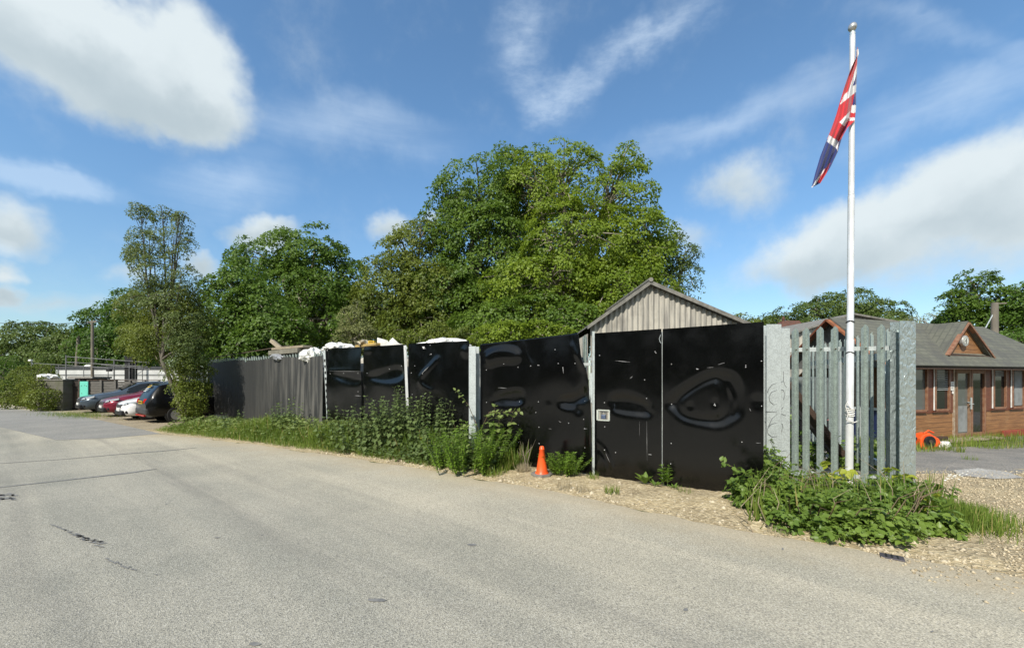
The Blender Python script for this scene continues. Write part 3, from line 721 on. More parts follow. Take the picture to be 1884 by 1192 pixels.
d = 6.36; p2_, q2_ = ibeam('steel_post', 'narrow galvanised post touching the wide weathered post, left of the pales', (Xat(1441, d), d), .125, .12, 2.52, -.06)
d = 5.92; p3_, _ = ibeam('steel_post', 'broad hammered galvanised post right of the flagpole, nearest the yard', (Xat(1661, d), d), .25, .13, 2.57, .10, M_GALVH)
# looping spray marks across the two touching posts
def spray(par, px, d, rad=.0042):
    mb = MB(); pts = []
    for a, b in zip(px[:-1], px[1:]):
        for k in range(3): pts.append(P(a[0] + (b[0] - a[0]) * k / 3, a[1] + (b[1] - a[1]) * k / 3, d))
    pts.append(P(*px[-1], d)); mb.tube(pts, rad, 5); obj('graffiti', mb, M_SPRAY, par)
M_SPRAY = mat('grey_spray_paint', (.10, .11, .115), (.19, .20, .20), 12, .8)
k1 = lambda *p: [(x / 5.417 + 1400, y / 5.417 + 580) for x, y in p]
dA, dB = 6.28 - .075 - .006, 6.36 - .06 - .006
spray(p_, k1((65, 770), (75, 735), (110, 690), (160, 675)), dA); spray(p2_, k1((185, 672), (225, 655), (225, 560)), dB); spray(p2_, k1((228, 660), (240, 700), (255, 720)), dB)
spray(p_, k1((160, 745), (105, 765), (80, 810), (90, 860), (125, 890), (160, 885)), dA); spray(p2_, k1((185, 738), (225, 745), (238, 790), (225, 840)), dB)
spray(p_, k1((45, 960), (110, 960), (160, 965)), dA); spray(p2_, k1((185, 955), (225, 910)), dB); spray(p2_, k1((185, 975), (250, 1000)), dB)
spray(p_, k1((160, 985), (110, 1030), (75, 1105)), dA); spray(p_, k1((160, 1070), (100, 1085), (65, 1130), (70, 1180), (110, 1210), (160, 1205)), dA); spray(p2_, k1((185, 1070), (215, 1085), (220, 1120), (195, 1180)), dB)
k2 = lambda *p: [(x / 5.959 + 1400, y / 5.959 + 760) for x, y in p]
spray(p_, k2((175, 255), (120, 265), (105, 310), (130, 360), (175, 370)), dA); spray(p_, k2((50, 420), (110, 450), (175, 430)), dA, .003); spray(p2_, k2((195, 420), (280, 410)), dB, .003); spray(p_, k2((95, 490), (90, 540)), dA, .003)
# thin upright strips between panels
def post_strip(label, c, h, sz, rz, lean=0, m=M_GALV):
    t = thing('fence_strut', label, 'fence post', (c[0], c[1], 0), 'slim uprights between the panels')
    mb = MB(); mb.bar((c[0], c[1], -.05), (c[0] + lean, c[1], h), sz[0], sz[1], up=(0, 1, 0)); obj('upright', mb, m, t); return t
d = solve_d(*LN3, 748) - .05; t_ = post_strip('slim white strip standing in front of the seam behind the nettles', (Xat(753.5, d), d), 2.42, (.06, .05), 0, -.10, M_POLE)
mb = MB(); mb.box((Xat(748, d), d - .03, 2.36), (.05, .012, .05)); obj('fixing_plate', mb, M_GALV, t_)
d = solve_d(*LN3, 598) - .05; t_ = post_strip('leaning punched angle strip at the join of grey sheeting and black panel', (Xat(605.5, d), d), 2.46, (.055, .04), 0, -.13)
mb = MB()
for k in range(12): mb.box((Xat(605.5, d) - .13 * (.3 + .17 * k) / 2.46, d - .024, .3 + .17 * k), (.03, .012, .07))
obj('punched_slot', mb, M_DARK, t_)
d = 6.9; t_ = post_strip('pale angle iron upright at the left edge of the gate', (Xat(1091.5, d), d), 2.44, (.035, .05), 0, 0, M_GALV)
mb = MB(); mb.box((Xat(1088, d), d + .03, 1.5), (.06, .01, .5)); obj('hinge_plate', mb, M_GALV, t_)
# short palisade seen through the gap
t_ = thing('palisade_gap', 'single pale and rails visible in the gap beside the torn black panel', 'fence', (Xat(1076, 7.2), 7.2, 0))
o = put_pale(None, t_, (Xat(1076, 7.2), 7.2, 0), 0, h=2.42, wd=.075)
for z in (2.0, .5): obj('rail', MB().box((Xat(1082, 7.25), 7.25, z), (.35, .012, .06)), M_GALV, t_)
# ------------------------------------------------------------------ right palisade
t_ = thing('palisade_bay', 'front palisade bay of eight pointed galvanised pales behind the flagpole', 'fence', (5.0, 6.2, 0))
pa, pb = Vector((Xat(1452, 6.42), 6.42, 0)), Vector((Xat(1640, 5.98), 5.98, 0)); av = pb - pa; an = math.atan2(av.y, av.x); pr = None
for px, top in ((1463, 603), (1483, 602), (1509, 600.5), (1535.5, 599.5), (1562, 598), (1591, 596.5), (1621, 596)):
    k = (px - 942) / F; t = (k * pa.y - pa.x) / ((pb.x - pa.x) - k * (pb.y - pa.y)); p = pa + av * t
    h = EYE + (HY - top) / F * p.y
    o = put_pale(pr, t_, (p.x, p.y, h - 2.5), an, h=2.5, wd=.092); pr = pr or o
nrm = Vector((-av.y, av.x, 0)).normalized()
for z in (2.1, .2):
    mb = MB(); mb.bar(pa + nrm * .022 + Vector((-.04, 0, z)), pb + nrm * .022 + Vector((.06, 0, z)), .012, .062, up=(0, 0, 1)); mb2 = mb
    obj('rail', mb, M_GALV, t_)
mb = MB()
for ch in list(t_.children):
    if ch.name.startswith('pale'):
        q = ch.location + WL[t_.name][0]; mb.box((q.x, q.y - .022, 2.1), (.016, .012, .016))
obj('rail_bolt', mb, M_RUST, t_)
# second palisade leaf running back into the yard
t_ = thing('palisade_leaf', 'second palisade leaf running back behind the front pales, with a diagonal brace', 'fence', (6.4, 8, 0))
qa, qb = Vector((Xat(1643, 6.35), 6.35, 0)), Vector((Xat(1487, 10.2), 10.2, 0)); dv = qb - qa; an = math.atan2(dv.y, dv.x); pr = None
N_ = 15
for k in range(N_):
    p = qa + dv * ((k + .5) / N_)
    o = put_pale(pr, t_, (p.x, p.y, .12), an + math.pi, h=2.32, wd=.075); pr = pr or o
nn = Vector((dv.y, -dv.x, 0)).normalized()
if nn.y > 0: nn = -nn
for z, sz in ((2.02, .11), (.25, .09)):
    mb = MB(); mb.bar(qa + nn * .05 + Vector((0, 0, z)), qb + nn * .05 + Vector((0, 0, z)), .07, sz); obj('rail', mb, M_GALV, t_)
mb = MB(); mb.bar(qa + nn * .05 + dv * .12 + Vector((0, 0, 1.95)), qa + nn * .05 + Vector((0, 0, 1.2)), .04, .05)
obj('brace', mb, M_GALV, t_)
mb = MB(); mb.bar(qa + dv * .50 + Vector((0, 0, 0)), qa + dv * .50 + Vector((0, 0, 2.0)), .12, .10); obj('leaf_post', mb, M_GALV, t_)
# dark timber leaning behind the pales
d = 7.6; t_ = thing('timber_plank', 'dark brown plank leaning diagonally behind the left pales', 'plank', P(1500, 800, d))
mb = MB(); mb.bar(P(1445, 705, d), P(1545, 835, d + .1), .10, .24, up=(0, 1, 0)); obj('plank', mb, M_BROWNT, t_, bevel=.006)
mb = MB(); mb.bar(P(1452, 735, d - .14), P(1532, 838, d - .05), .05, .045, up=(0, 1, 0)); obj('batten', mb, M_DARK, t_)

# ------------------------------------------------------------------ flagpole and flag
dF = 5.86; bx = Xat(1562, dF); tp = P(1568.5, 66, dF); bp = Vector((bx, dF, 0)); ax = tp - bp
t_ = thing('flagpole', 'tall white jointed flagpole standing before the palisade', 'flagpole', bp)
def onp(z): return bp + ax * (z / ax.z)
mb = MB(); mb.tube([onp(0), onp(2.2), onp(2.21), onp(4.25)], [.047, .046, .041, .040], 16); obj('lower_tube', mb, M_POLE, t_, smooth=True)
mb = MB(); mb.tube([onp(4.255), onp(ax.z)], [.036, .033], 16); obj('upper_tube', mb, M_POLE, t_, smooth=True)
mb = MB(); c = onp(ax.z); mb.lathe([(.030, 0), (.034, .03), (.022, .05), (.022, .075)], c, 16); obj('finial_neck', mb, M_GALV, t_, smooth=True)
mb = MB(); mb.lathe([(.008, .06), (.036, .07), (.050, .095), (.054, .115), (.050, .14), (.034, .165), (.01, .176)], c, 18); obj('finial_ball', mb, mat('brushed_steel', (.55, .55, .53), (.45, .44, .42), 5, .3, .6), t_, smooth=True)
for z in (2.02, 2.46, .33, .22):
    mb = MB(); q = onp(z); mb.tube([q + Vector((.05 * math.cos(a), .05 * math.sin(a), .012 * math.sin(a * 2))) for a in np.linspace(0, 6.283, 14)], .006, 6); o = obj('strap', mb, M_DARK, t_)
q = onp(1.14); mb = MB()
for k in range(5): mb.tube([q + Vector((.052 * math.cos(a), .052 * math.sin(a), .02 * k + .015 * math.sin(a + k))) for a in np.linspace(0, 6.283, 14)], .008, 6)
mb.tube([q + Vector((-.03, -.05, .10)), q + Vector((-.085, -.06, .2)), q + Vector((-.10, -.05, .13)), q + Vector((-.06, -.05, .02)), q + Vector((-.09, -.05, -.06)), q + Vector((0, -.07, -.10)), q + Vector((.07, -.04, -.09))], .008, 6)
obj('halyard', mb, M_WHITE, t_, smooth=True)
mb = MB(); mb.tube([P(1577.5, 92, dF), P(1578, 100, dF), P(1575, 112, dF)], [.012, .014, .008], 8); obj('toggle', mb, M_WHITE, t_, smooth=True)
# the flag: measured outline, folded in depth
k7 = lambda x, y: (x / 3.405 + 1440, y / 3.405 + 30)
Lp = [(468, 195), (462, 262), (440, 300), (412, 372), (384, 455), (358, 540), (335, 620), (305, 705), (270, 790), (235, 880), (205, 980), (180, 1075)]
Rp = [(470, 197), (468, 270), (466, 345), (462, 425), (459, 500), (460, 570), (452, 655), (405, 700), (372, 760), (345, 850), (300, 945), (236, 1046)]
def pin(x, y, poly):
    r = False; n = len(poly)
    for i in range(n):
        a, b = poly[i], poly[(i + 1) % n]
        if (a[1] > y) != (b[1] > y) and x < (b[0] - a[0]) * (y - a[1]) / (b[1] - a[1]) + a[0]: r = not r
    return r
PAT = [(0, [(330, 800), (470, 560), (470, 470), (442, 560), (400, 700), (380, 740)]),                     # navy behind
       (2, [(300, 700), (360, 540), (470, 440), (470, 480), (440, 520), (418, 600), (395, 690), (372, 760), (348, 790)]),
       (1, [(355, 665), (420, 597), (414, 640), (388, 692)]),
       (1, [(358, 556), (385, 495), (470, 412), (470, 470), (400, 522)]),
       (2, [(380, 498), (445, 296), (470, 240), (470, 300), (440, 380), (412, 470)]),
       (1, [(412, 470), (470, 290), (475, 350), (452, 405), (440, 442)]),
       (0, [(438, 440), (470, 345), (475, 420)]),
       (0, [(436, 560), (452, 478), (470, 480), (470, 562)]), (1, [(424, 610), (434, 558), (470, 556), (470, 608)]),
       (2, [(418, 640), (424, 606), (470, 608), (470, 640)]), (1, [(410, 655), (420, 636), (470, 634), (470, 655)]),
       (1, [(276, 786), (290, 745), (350, 785), (345, 850), (335, 826)]),
       (2, [(215, 1040), (262, 962), (300, 915), (250, 1050)]), (1, [(175, 1080), (222, 1010), (262, 955), (258, 972), (205, 1055)])]
nr, nc = 150, 40; rows = []; lab = []
for i in range(nr + 1):
    t = i / nr; k = t * (len(Lp) - 1); a = int(min(k, len(Lp) - 2)); f = k - a
    l = np.array(Lp[a]) * (1 - f) + np.array(Lp[a + 1]) * f; r_ = np.array(Rp[a]) * (1 - f) + np.array(Rp[a + 1]) * f; row = []
    for j in range(nc + 1):
        u = j / nc; q = l * (1 - u) + r_ * u
        amp = min(1, t * 5) * .05
        dd = -.035 + amp * (math.sin(u * 7 + t * 3) * .8 + .5 * math.sin(u * 15 - t * 6)) - .06 * (1 - u) * min(1, t * 3)
        row.append(P(*k7(*q), dF - .03 + dd))
        lab.append(q)
    rows.append(row)
mb = MB(); mb.grid(rows); idx = 0
for f in range(len(mb.f)):
    c = np.mean([lab[i] for i in mb.f[f]], axis=0); m_ = 0 if c[1] > 770 else 2
    for mi, poly in PAT:
        if pin(c[0], c[1], poly): m_ = mi
    mb.m[f] = m_
def cloth(name, c):
    m, t, b = newmat(name); co = obco(t); t.l.new(t.mix(t.noise(co, 18, 4), c, tuple(x * .8 for x in c)), b.inputs['Base Color'])
    b.inputs['Roughness'].default_value = .75; b.inputs['Specular IOR Level'].default_value = .2
    b.inputs['Sheen Weight'].default_value = .15; return m
o = obj('union_flag', mb, [cloth('navy_cloth', (.022, .036, .17)), cloth('white_cloth', (.72, .70, .70)), cloth('red_cloth', (.52, .035, .045))], fix=False, smooth=True)
props(o, 'limp red white and navy union flag hanging from the flagpole', 'flag')

# ------------------------------------------------------------------ traffic cone
c = G(997, 879); c.z = .055
t_ = thing('traffic_cone', 'plain orange traffic cone on a grey base in front of the crumpled black panel', 'traffic cone', c)
M_OR = mat('orange_plastic', (.80, .105, .02), (.68, .08, .015), 6, .42, bump=.1)
mb = MB(); mb.lathe([(r_ * .9, z * .88) for r_, z in [(.128, .03), (.118, .05), (.105, .07), (.046, .47), (.050, .475), (.049, .495), (.043, .50), (.040, .53), (.030, .54), (.024, .53), (.024, .30)]], c, 32); obj('cone_body', mb, M_OR, t_, smooth=True)
mb = MB()
pts = [(c.x + r_ * math.cos(a), c.y + r_ * math.sin(a), c.z - .015) for a, r_ in [(i * math.pi / 4 + .39 + .35, .19) for i in range(8)]]
mb.prism(pts, (0, 0, .042)); obj('cone_base', mb, mat('grey_rubber', (.20, .185, .16), (.13, .12, .11), 9, .8), t_, bevel=.008)

# ------------------------------------------------------------------ corrugated shed
def corrmat():
    m, t, b = newmat('weathered_cement_sheet'); co = obco(t)
    st = t.noise(t.map(co, (6, 6, .5)), 1.0, 6, .65); n = t.noise(co, 1.2, 5)
    c = t.mix(t.rng(st, .38, .66), (.45, .425, .365), (.24, .228, .205)); c = t.mix(t.rng(n, .5, .7, 0, .6), c, (.17, .16, .14))
    t.l.new(c, b.inputs['Base Color']); b.inputs['Roughness'].default_value = .9; b.inputs['Specular IOR Level'].default_value = .2; return m
M_CORR = corrmat(); M_RIDGE = mat('grey_cement_trim', (.22, .21, .185), (.14, .135, .12), 5, .9)
D = 14.0; lx, rx_ = Xat(1086, D), 7.75; ap = P(1194, 522, D); le = P(1086, 598, D); re = Vector((rx_, D, 3.50))
t_ = thing('corrugated_shed', 'weathered corrugated gable shed standing behind the black gate', 'shed', (4.7, D, 0))
def rz_(x): return le.z + (ap.z - le.z) * (x - le.x) / (ap.x - le.x) if x < ap.x else ap.z + (re.z - ap.z) * (x - ap.x) / (re.x - ap.x)
mb = MB(); n = 420; cols = [lx + (rx_ - lx) * i / n for i in range(n + 1)]
wv_ = lambda x: .026 * math.sin(x * 2 * math.pi / .178)
mb.grid([[(x, D + wv_(x), 0) for x in cols], [(x, D + wv_(x), rz_(x) - .03) for x in cols]]); obj('gable_wall', mb, M_CORR, t_, smooth=True)
mb = MB(); ysd = np.linspace(D, D + 9, 400); mb.grid([[(lx - .01 + .026 * math.sin(y * 35.3), y + .3, 0) for y in ysd], [(lx - .01 + .026 * math.sin(y * 35.3), y + .3, le.z - .25) for y in ysd]]); obj('side_wall', mb, M_CORR, t_, smooth=True)
mb = MB()
def roofq(a, b): mb.hexa([(a.x, D - .12, a.z), (b.x, D - .12, b.z), (b.x, D + 9.4, b.z), (a.x, D + 9.4, a.z)], [(a.x, D - .12, a.z + .05), (b.x, D - .12, b.z + .05), (b.x, D + 9.4, b.z + .05), (a.x, D + 9.4, a.z + .05)])
roofq(Vector((le.x - .10, 0, le.z - .08)), Vector((ap.x, 0, ap.z + .01))); roofq(Vector((ap.x + .001, 0, ap.z + .01)), Vector((re.x + .3, 0, re.z - .05))); obj('roof', mb, M_RIDGE, t_)
mb = MB()
mb.bar((le.x - .4, D - .15, le.z - .30), (ap.x, D - .15, ap.z + .03), .06, .17, up=(0, 1, 0)) if False else None
for a, b in (((le.x - .12, le.z - .09), (ap.x - .002, ap.z + .01)), ((ap.x + .002, ap.z + .01), (re.x + .3, re.z - .05))):
    mb.hexa([(a[0], D - .19, a[1] - .07), (b[0], D - .19, b[1] - .07), (b[0], D - .124, b[1] - .07), (a[0], D - .124, a[1] - .07)],
            [(a[0], D - .19, a[1] + .06), (b[0], D - .19, b[1] + .06), (b[0], D - .124, b[1] + .06), (a[0], D - .124, a[1] + .06)])
obj('barge_board', mb, M_RIDGE, t_)
mb = MB(); mb.tube([(ap.x, D - .22, ap.z + .09), (ap.x, D + 9.4, ap.z + .09)], .075, 10); obj('ridge_cap', mb, M_RIDGE, t_)

# ------------------------------------------------------------------ timber hut at right
def woodmat(name, c1, c2, band=7.2):
    m, t, b = newmat(name); co = obco(t)
    g = t.noise(t.map(co, (.7, .7, 9)), 3.0, 6, .65); pl = t.add('ShaderNodeSeparateXYZ', {0: co}).outputs[2]
    fr = t.math('FRACT', t.math('MULTIPLY', pl, band)); gap = t.rng(fr, .0, .07, 1, 0)
    c = t.mix(t.rng(g, .35, .65), c1, c2); c = t.mix(t.rng(t.noise(co, 1.3, 5), .52, .7, 0, .55), c, (.36, .22, .11)); c = t.mix(t.math('MULTIPLY', gap, .55), c, tuple(x * .2 for x in c2))
    t.l.new(c, b.inputs['Base Color']); b.inputs['Roughness'].default_value = .55
    bn = t.add('ShaderNodeBump', {'Strength': .6, 'Distance': .01, 'Height': t.math('SUBTRACT', g, gap)}); t.l.new(bn.outputs[0], b.inputs['Normal']); return m
M_CLAD = woodmat('stained_timber_cladding', (.31, .150, .058), (.20, .094, .038)); M_TRIM = mat('red_brown_trim', (.165, .056, .028), (.11, .038, .02), 6, .5, sx=(1, 1, 6))
M_SASH = mat('worn_brown_sash', (.20, .085, .045), (.27, .15, .09), 9, .5)
def shinglemat():
    m, t, b = newmat('green_grey_felt_shingle'); co = t.add('ShaderNodeTexCoord').outputs['UV']
    br = t.add('ShaderNodeTexBrick', {'Vector': co, 'Color1': (.108, .110, .085, 1), 'Color2': (.126, .127, .099, 1), 'Mortar': (.085, .088, .07, 1), 'Scale': 1.0, 'Mortar Size': .02, 'Brick Width': .33, 'Row Height': .16})
    n = t.noise(obco(t), 1.6, 6, .65); c = t.mix(t.rng(n, .42, .66, 0, .8), br.outputs[0], (.075, .075, .068)); c = t.mix(t.rng(t.noise(obco(t), 30, 3), .6, .75, 0, .4), c, (.2, .2, .17))
    t.l.new(c, b.inputs['Base Color']); b.inputs['Roughness'].default_value = .9
    bn = t.add('ShaderNodeBump', {'Strength': .5, 'Distance': .02, 'Height': t.noise(obco(t), 9, 4)}); t.l.new(bn.outputs[0], b.inputs['Normal']); return m
M_SHING = shinglemat()
def glassmat(name, tint):
    m, t, b = newmat(name); b.inputs['Base Color'].default_value = (*tint, 1); b.inputs['Roughness'].default_value = .04; b.inputs['Specular IOR Level'].default_value = .8; return m
M_GLASS = glassmat('dark_window_glass', (.02, .022, .022)); M_GLASSL = glassmat('pale_window_glass', (.11, .12, .115))
HD = 12.6; HO = Vector((Xat(1757, HD), HD, -.22)); HE = Vector((.951, .307, 0)).normalized(); HN = Vector((-HE.y, HE.x, 0))   # along the front / into the building
def hp(px, py=None, z=None, off=0.0):   # point on the front wall plane (pushed off towards the camera)
    o = HO - HN * off; k = (px - 942) / F; t = (k * o.y - o.x) / (HE.x - k * HE.y); q = o + HE * t
    return Vector((q.x, q.y, z if z is not None else EYE + (HY - py) / F * q.y))
hut = thing('timber_hut', 'brown timber office hut with shingle roof and clock gable, right of the palisade', 'hut', HO)
GZ = -.22
def wallbox(name, pxa, pxb, za, zb, m, off=0.0, th=.06, par=hut, **kw):
    a, b = hp(pxa, z=za, off=off), hp(pxb, z=za, off=off); d = (b - a).normalized(); nb = HN * th; mb = MB(); h = Vector((0, 0, zb - za))
    mb.hexa([a, b, b + nb, a + nb], [a + h, b + h, b + nb + h, a + nb + h]); return obj(name, mb, m, par, **kw)
zt_ = lambda px, py: hp(px, py).z
z_sill = zt_(1700, 757); z_head = zt_(1757, 675); z_bot = zt_(1757, 808)
# walls: below the sills, piers, lintel, back and sides
wallbox('wall', 1648, 1753.5, z_bot, z_sill, M_CLAD); wallbox('wall', 1815, 1950, z_bot, z_sill - .02, M_CLAD)
wallbox('lintel', 1648, 1950, z_head - .05, z_head + .03, M_TRIM, .01)
a, b = hp(1648, z=z_bot), hp(1950, z=z_bot); mb = MB()
for p in (a, b - HE * .06): mb.hexa([p + HN * .06, p + HE * .06 + HN * .06, p + HE * .06 + HN * 2.6, p + HN * 5], [q + Vector((0, 0, 2.2)) for q in (p + HN * .06, p + HE * .06 + HN * .06, p + HE * .06 + HN * 2.6, p + HN * 2.6)])
mb.hexa([a + HN * 2.6, b + HN * 2.6, b + HN * 2.66, a + HN * 2.66], [q + Vector((0, 0, 2.2)) for q in (a + HN * 2.6, b + HN * 2.6, b + HN * 2.66, a + HN * 2.66)])
obj('rear_wall', mb, M_CLAD, hut)
mb = MB(); mb.quad(a + HN * .06 + Vector((0, 0, .03)), b + HN * .06 + Vector((0, 0, .03)), b + HN * 2.6 + Vector((0, 0, .03)), a + HN * 2.6 + Vector((0, 0, .03))); obj('floor', mb, M_BROWNT, hut)
for pa_, pb_ in ((1668, 1681.5), (1706, 1720), (1748, 1756), (1813, 1827), (1850, 1862), (1886, 1900)): wallbox('pier', pa_, pb_, z_sill - .06, z_head - .05, M_TRIM, .015, .08)
def window(pxa, pxb, glass, blind=None):
    zb_, zt2 = z_sill + .03, z_head - .06
    f = wallbox('window', pxa, pxb, zb_, zt2, M_SASH, .02, .05) if False else None
    mb = MB(); a0, b0 = hp(pxa, z=zb_, off=.02), hp(pxb, z=zb_, off=.02); up = Vector((0, 0, zt2 - zb_)); wd = .055
    for p, q in ((a0, a0 + up), (b0, b0 + up)): mb.bar(p, q, wd, .05, up=tuple(HN))
    for p, q in ((a0 + HE * wd * .5, b0 - HE * wd * .5), (a0 + up + HE * wd * .5, b0 + up - HE * wd * .5)): mb.bar(p + Vector((0, 0, .002)), q + Vector((0, 0, .002)), .048, wd, up=(0, 0, 1))
    w_ = obj('window', mb, M_SASH, hut)
    mb = MB(); o_ = HN * .03; mb.quad(a0 + o_, b0 + o_, b0 + up + o_, a0 + up + o_); obj('pane', mb, glass, w_, fix=False)
    wallbox('sill', pxa - 2, pxb + 2, zb_ - .06, zb_ - .03, M_TRIM, .06, .07, w_)
    wallbox('edge_strip', pxa - 1.6, pxa - .4, zb_, zt2, M_WHITE, .045, .02, w_)
    if blind == 'slats':
        mb = MB(); 
        for k in range(11):
            z = zt2 - .08 - k * .055; p = hp(pxa + 4, z=z, off=-.03 + .04); q = hp(pxb - 2, z=z, off=.01); mb.bar(p, q, .012, .03)
        obj('blind', mb, M_PAPER, w_)
    if blind == 'half': wallbox('paper', pxa + 3, pxb - 2, zb_ + .02, zb_ + (zt2 - zb_) * .45, M_PAPER, -.004, .006, w_)
    if blind == 'full': wallbox('paper', pxa + 4, pxb - 2, zb_ + .06, zt2 - .04, M_PAPER, -.004, .006, w_)
    if blind == 'top': wallbox('paper', pxa + 4, pxb - 2, zt2 - .22, zt2 - .05, M_PAPER, -.004, .006, w_)
M_PAPER = mat('grey_white_blind', (.24, .255, .255), (.17, .18, .18), 3, .7)
window(1682, 1705, M_GLASSL); window(1720.5, 1746, M_GLASS, 'slats'); window(1828, 1850, M_GLASS, 'top'); window(1862.5, 1884, M_GLASS, 'full')
# glazed double door
zd0, zd1 = z_bot + .06, z_head - .05
for pa_, pb_, gm in ((1758, 1784.5, M_GLASSL), (1786, 1812, M_GLASS)):
    mb = MB(); a0, b0 = hp(pa_, z=zd0, off=.012), hp(pb_, z=zd0, off=.012); up = Vector((0, 0, zd1 - zd0)); wd = .075
    for p, q in ((a0 + HE * .03, a0 + HE * .03 + up), (b0 - HE * .03, b0 - HE * .03 + up)): mb.bar(p, q, wd, .05, up=tuple(HN))
    for z in (.06, zd1 - zd0 - .09): mb.bar(a0 + HE * .07 + Vector((0, 0, z)), b0 - HE * .07 + Vector((0, 0, z)), .045, .11)
    dr = obj('door', mb, M_SASH if gm is M_GLASS else mat('faded_door_frame', (.25, .16, .10), (.20, .11, .06), 8, .6), hut)
    mb = MB(); o_ = HN * .025; mb.quad(a0 + o_ + HE * .04, b0 + o_ - HE * .04, b0 + up + o_ - HE * .04, a0 + up + o_ + HE * .04); obj('pane', mb, gm, dr, fix=False)
    if gm is M_GLASSL: wallbox('paper', pa_ + 5, pb_ - 5, zd0 + .15, zd0 + .95, M_PAPER, -.012, .004, dr)
    else:
        mb = MB(); h0 = hp(1787, 743, off=.08); mb.bar(h0 - Vector((0, 0, .16)), h0 + Vector((0, 0, .20)), .03, .03); mb.bar(h0 - HE * .09, h0 + HE * .12, .02, .02); mb.bar(h0 + Vector((0, 0, .05)), h0 + Vector((0, 0, .05)) + HN * .08, .025, .025); obj('handle', mb, M_GALV, dr)
wallbox('door_post', 1754.5, 1757.5, z_bot + .02, z_head - .05, mat('pale_door_post', (.42, .36, .28), (.28, .2, .13), 8, .6), .03, .07)
n_ = wallbox('notice', 1749.5, 1755.5, zt_(1752, 718), zt_(1752, 702), M_WHITE, .045, .012)
mb = MB(); [mb.bar(hp(1750.6, 705 + k * 3, off=.048), hp(1754.6 - (k % 2), 705 + k * 3, off=.048), .003, .012) for k in range(4)]; obj('notice_print', mb, mat('grey_print', (.25, .22, .22), None, 5, .8), n_)
wallbox('bell_push', 1753, 1755, zt_(1752, 724), zt_(1752, 719), M_WHITE, .05, .02)
# roof: low pitch to a ridge behind, eave along the front
EZ = zt_(1757, 676) + .03
ea0, ea1 = hp(1640, z=EZ, off=.45), hp(1985, z=EZ, off=.45); RZ = EZ + 1.5
ra, rb = ea0 + HN * 1.6 + Vector((0, 0, RZ - EZ)), ea1 + HN * 1.6 + Vector((0, 0, RZ - EZ)) - HE * 1.6
def roofpiece(name, pts, m=M_SHING, th=.05, par=hut):
    mb = MB(); n3 = (Vector(pts[1]) - Vector(pts[0])).cross(Vector(pts[-1]) - Vector(pts[0])).normalized()
    if n3.z < 0: n3 = -n3
    mb.prism([Vector(p) for p in pts], n3 * -th); o = obj(name, mb, m, par)
    uv = o.data.uv_layers.new(name='UVMap'); u = (Vector(pts[1]) - Vector(pts[0])).normalized(); v = n3.cross(u); off = WL[par.name][0]
    for l in o.data.loops:
        c = o.data.vertices[l.vertex_index].co + off - Vector(pts[0]); uv.data[l.index].uv = (c.dot(u), c.dot(v))
    return o
roofpiece('roof', [ea0, ea1, rb, ra]); roofpiece('roof', [ea0 + HN * 3.2, ra, rb, ea1 + HN * 3.2]); roofpiece('roof', [ea1, ea1 + HN * 3.2, rb])
wallbox('fascia', 1642, 1980, EZ - .10, EZ - .052, M_BROWNT, .40, .03)
mb = MB(); mb.quad(hp(1642, z=EZ - .06, off=.40), hp(1980, z=EZ - .06, off=.40), hp(1980, z=EZ - .06, off=0), hp(1642, z=EZ - .06, off=0)); obj('soffit', mb, M_BROWNT, hut)
# clock gable
GOFF = .02
gA, gL, gR = hp(1772, 595, off=GOFF), hp(1737, 653, off=GOFF), hp(1817, 658, off=GOFF)
mb = MB(); mb.prism([gL, gR, gA], HN * .05); obj('gable_board', mb, M_CLAD, hut)
back = HN * 1.5
roofpiece('gable_roof', [gL - HE * .12 - HN * .12 - Vector((0, 0, .1)), gA - HN * .12 + Vector((0, 0, .06)), gA + back + Vector((0, 0, .06)), gL + back - HE * .12 - Vector((0, 0, .1))])
roofpiece('gable_roof', [gR + HE * .12 - HN * .12 - Vector((0, 0, .1)), gA - HN * .12 + Vector((0, 0, .06)), gA + back + Vector((0, 0, .06)), gR + back + HE * .12 - Vector((0, 0, .1))])
for a, b in ((gL - HE * .06, gA), (gR + HE * .06, gA)):
    mb = MB(); o_ = HN * -.10; mb.bar(a + o_ - Vector((0, 0, .02)), b + o_ + Vector((0, 0, .0)), .045, .11, up=tuple(HN)); obj('barge_board', mb, M_SASH, hut)
mb = MB(); mb.bar(gL - HN * .06 + HE * .02, gR - HN * .06 - HE * .02, .07, .09); obj('gable_sill', mb, M_BROWNT, hut)
# the clock hangs on the gable
ck = hp(1777, 627, off=.13); t_ = thing('wall_clock', 'round silver rimmed wall clock on the timber gable of the hut', 'clock', ck)
def disc(mb, c, r, n=28, th=.0, ax_=None):
    ring = [c + HE * (r * math.cos(a)) + Vector((0, 0, r * math.sin(a))) for a in np.linspace(0, 2 * math.pi, n, endpoint=False)]
    mb.prism(ring, HN * th if th else HN * .002)
mb = MB(); disc(mb, ck, .165, th=.09); obj('case', mb, mat('silver_rim', (.58, .58, .56), (.45, .45, .44), 5, .3, .5), t_, bevel=.012)
mb = MB(); disc(mb, ck - HN * .008, .128, th=.006); obj('dial', mb, mat('cream_dial', (.55, .56, .50), (.48, .49, .44), 3, .5), t_)
for an_, ln_, wd_ in ((-1.62, .095, .016), (1.45, .07, .02), (3.05, .045, .02)):
    mb = MB(); q = ck - HN * .014; mb.bar(q, q + HE * (ln_ * math.cos(an_)) + Vector((0, 0, ln_ * math.sin(an_))), .004, wd_, up=tuple(HE) if abs(math.sin(an_)) > .7 else (0, 0, 1)); obj('clock_hand', mb, M_DARK, t_)
mb = MB()
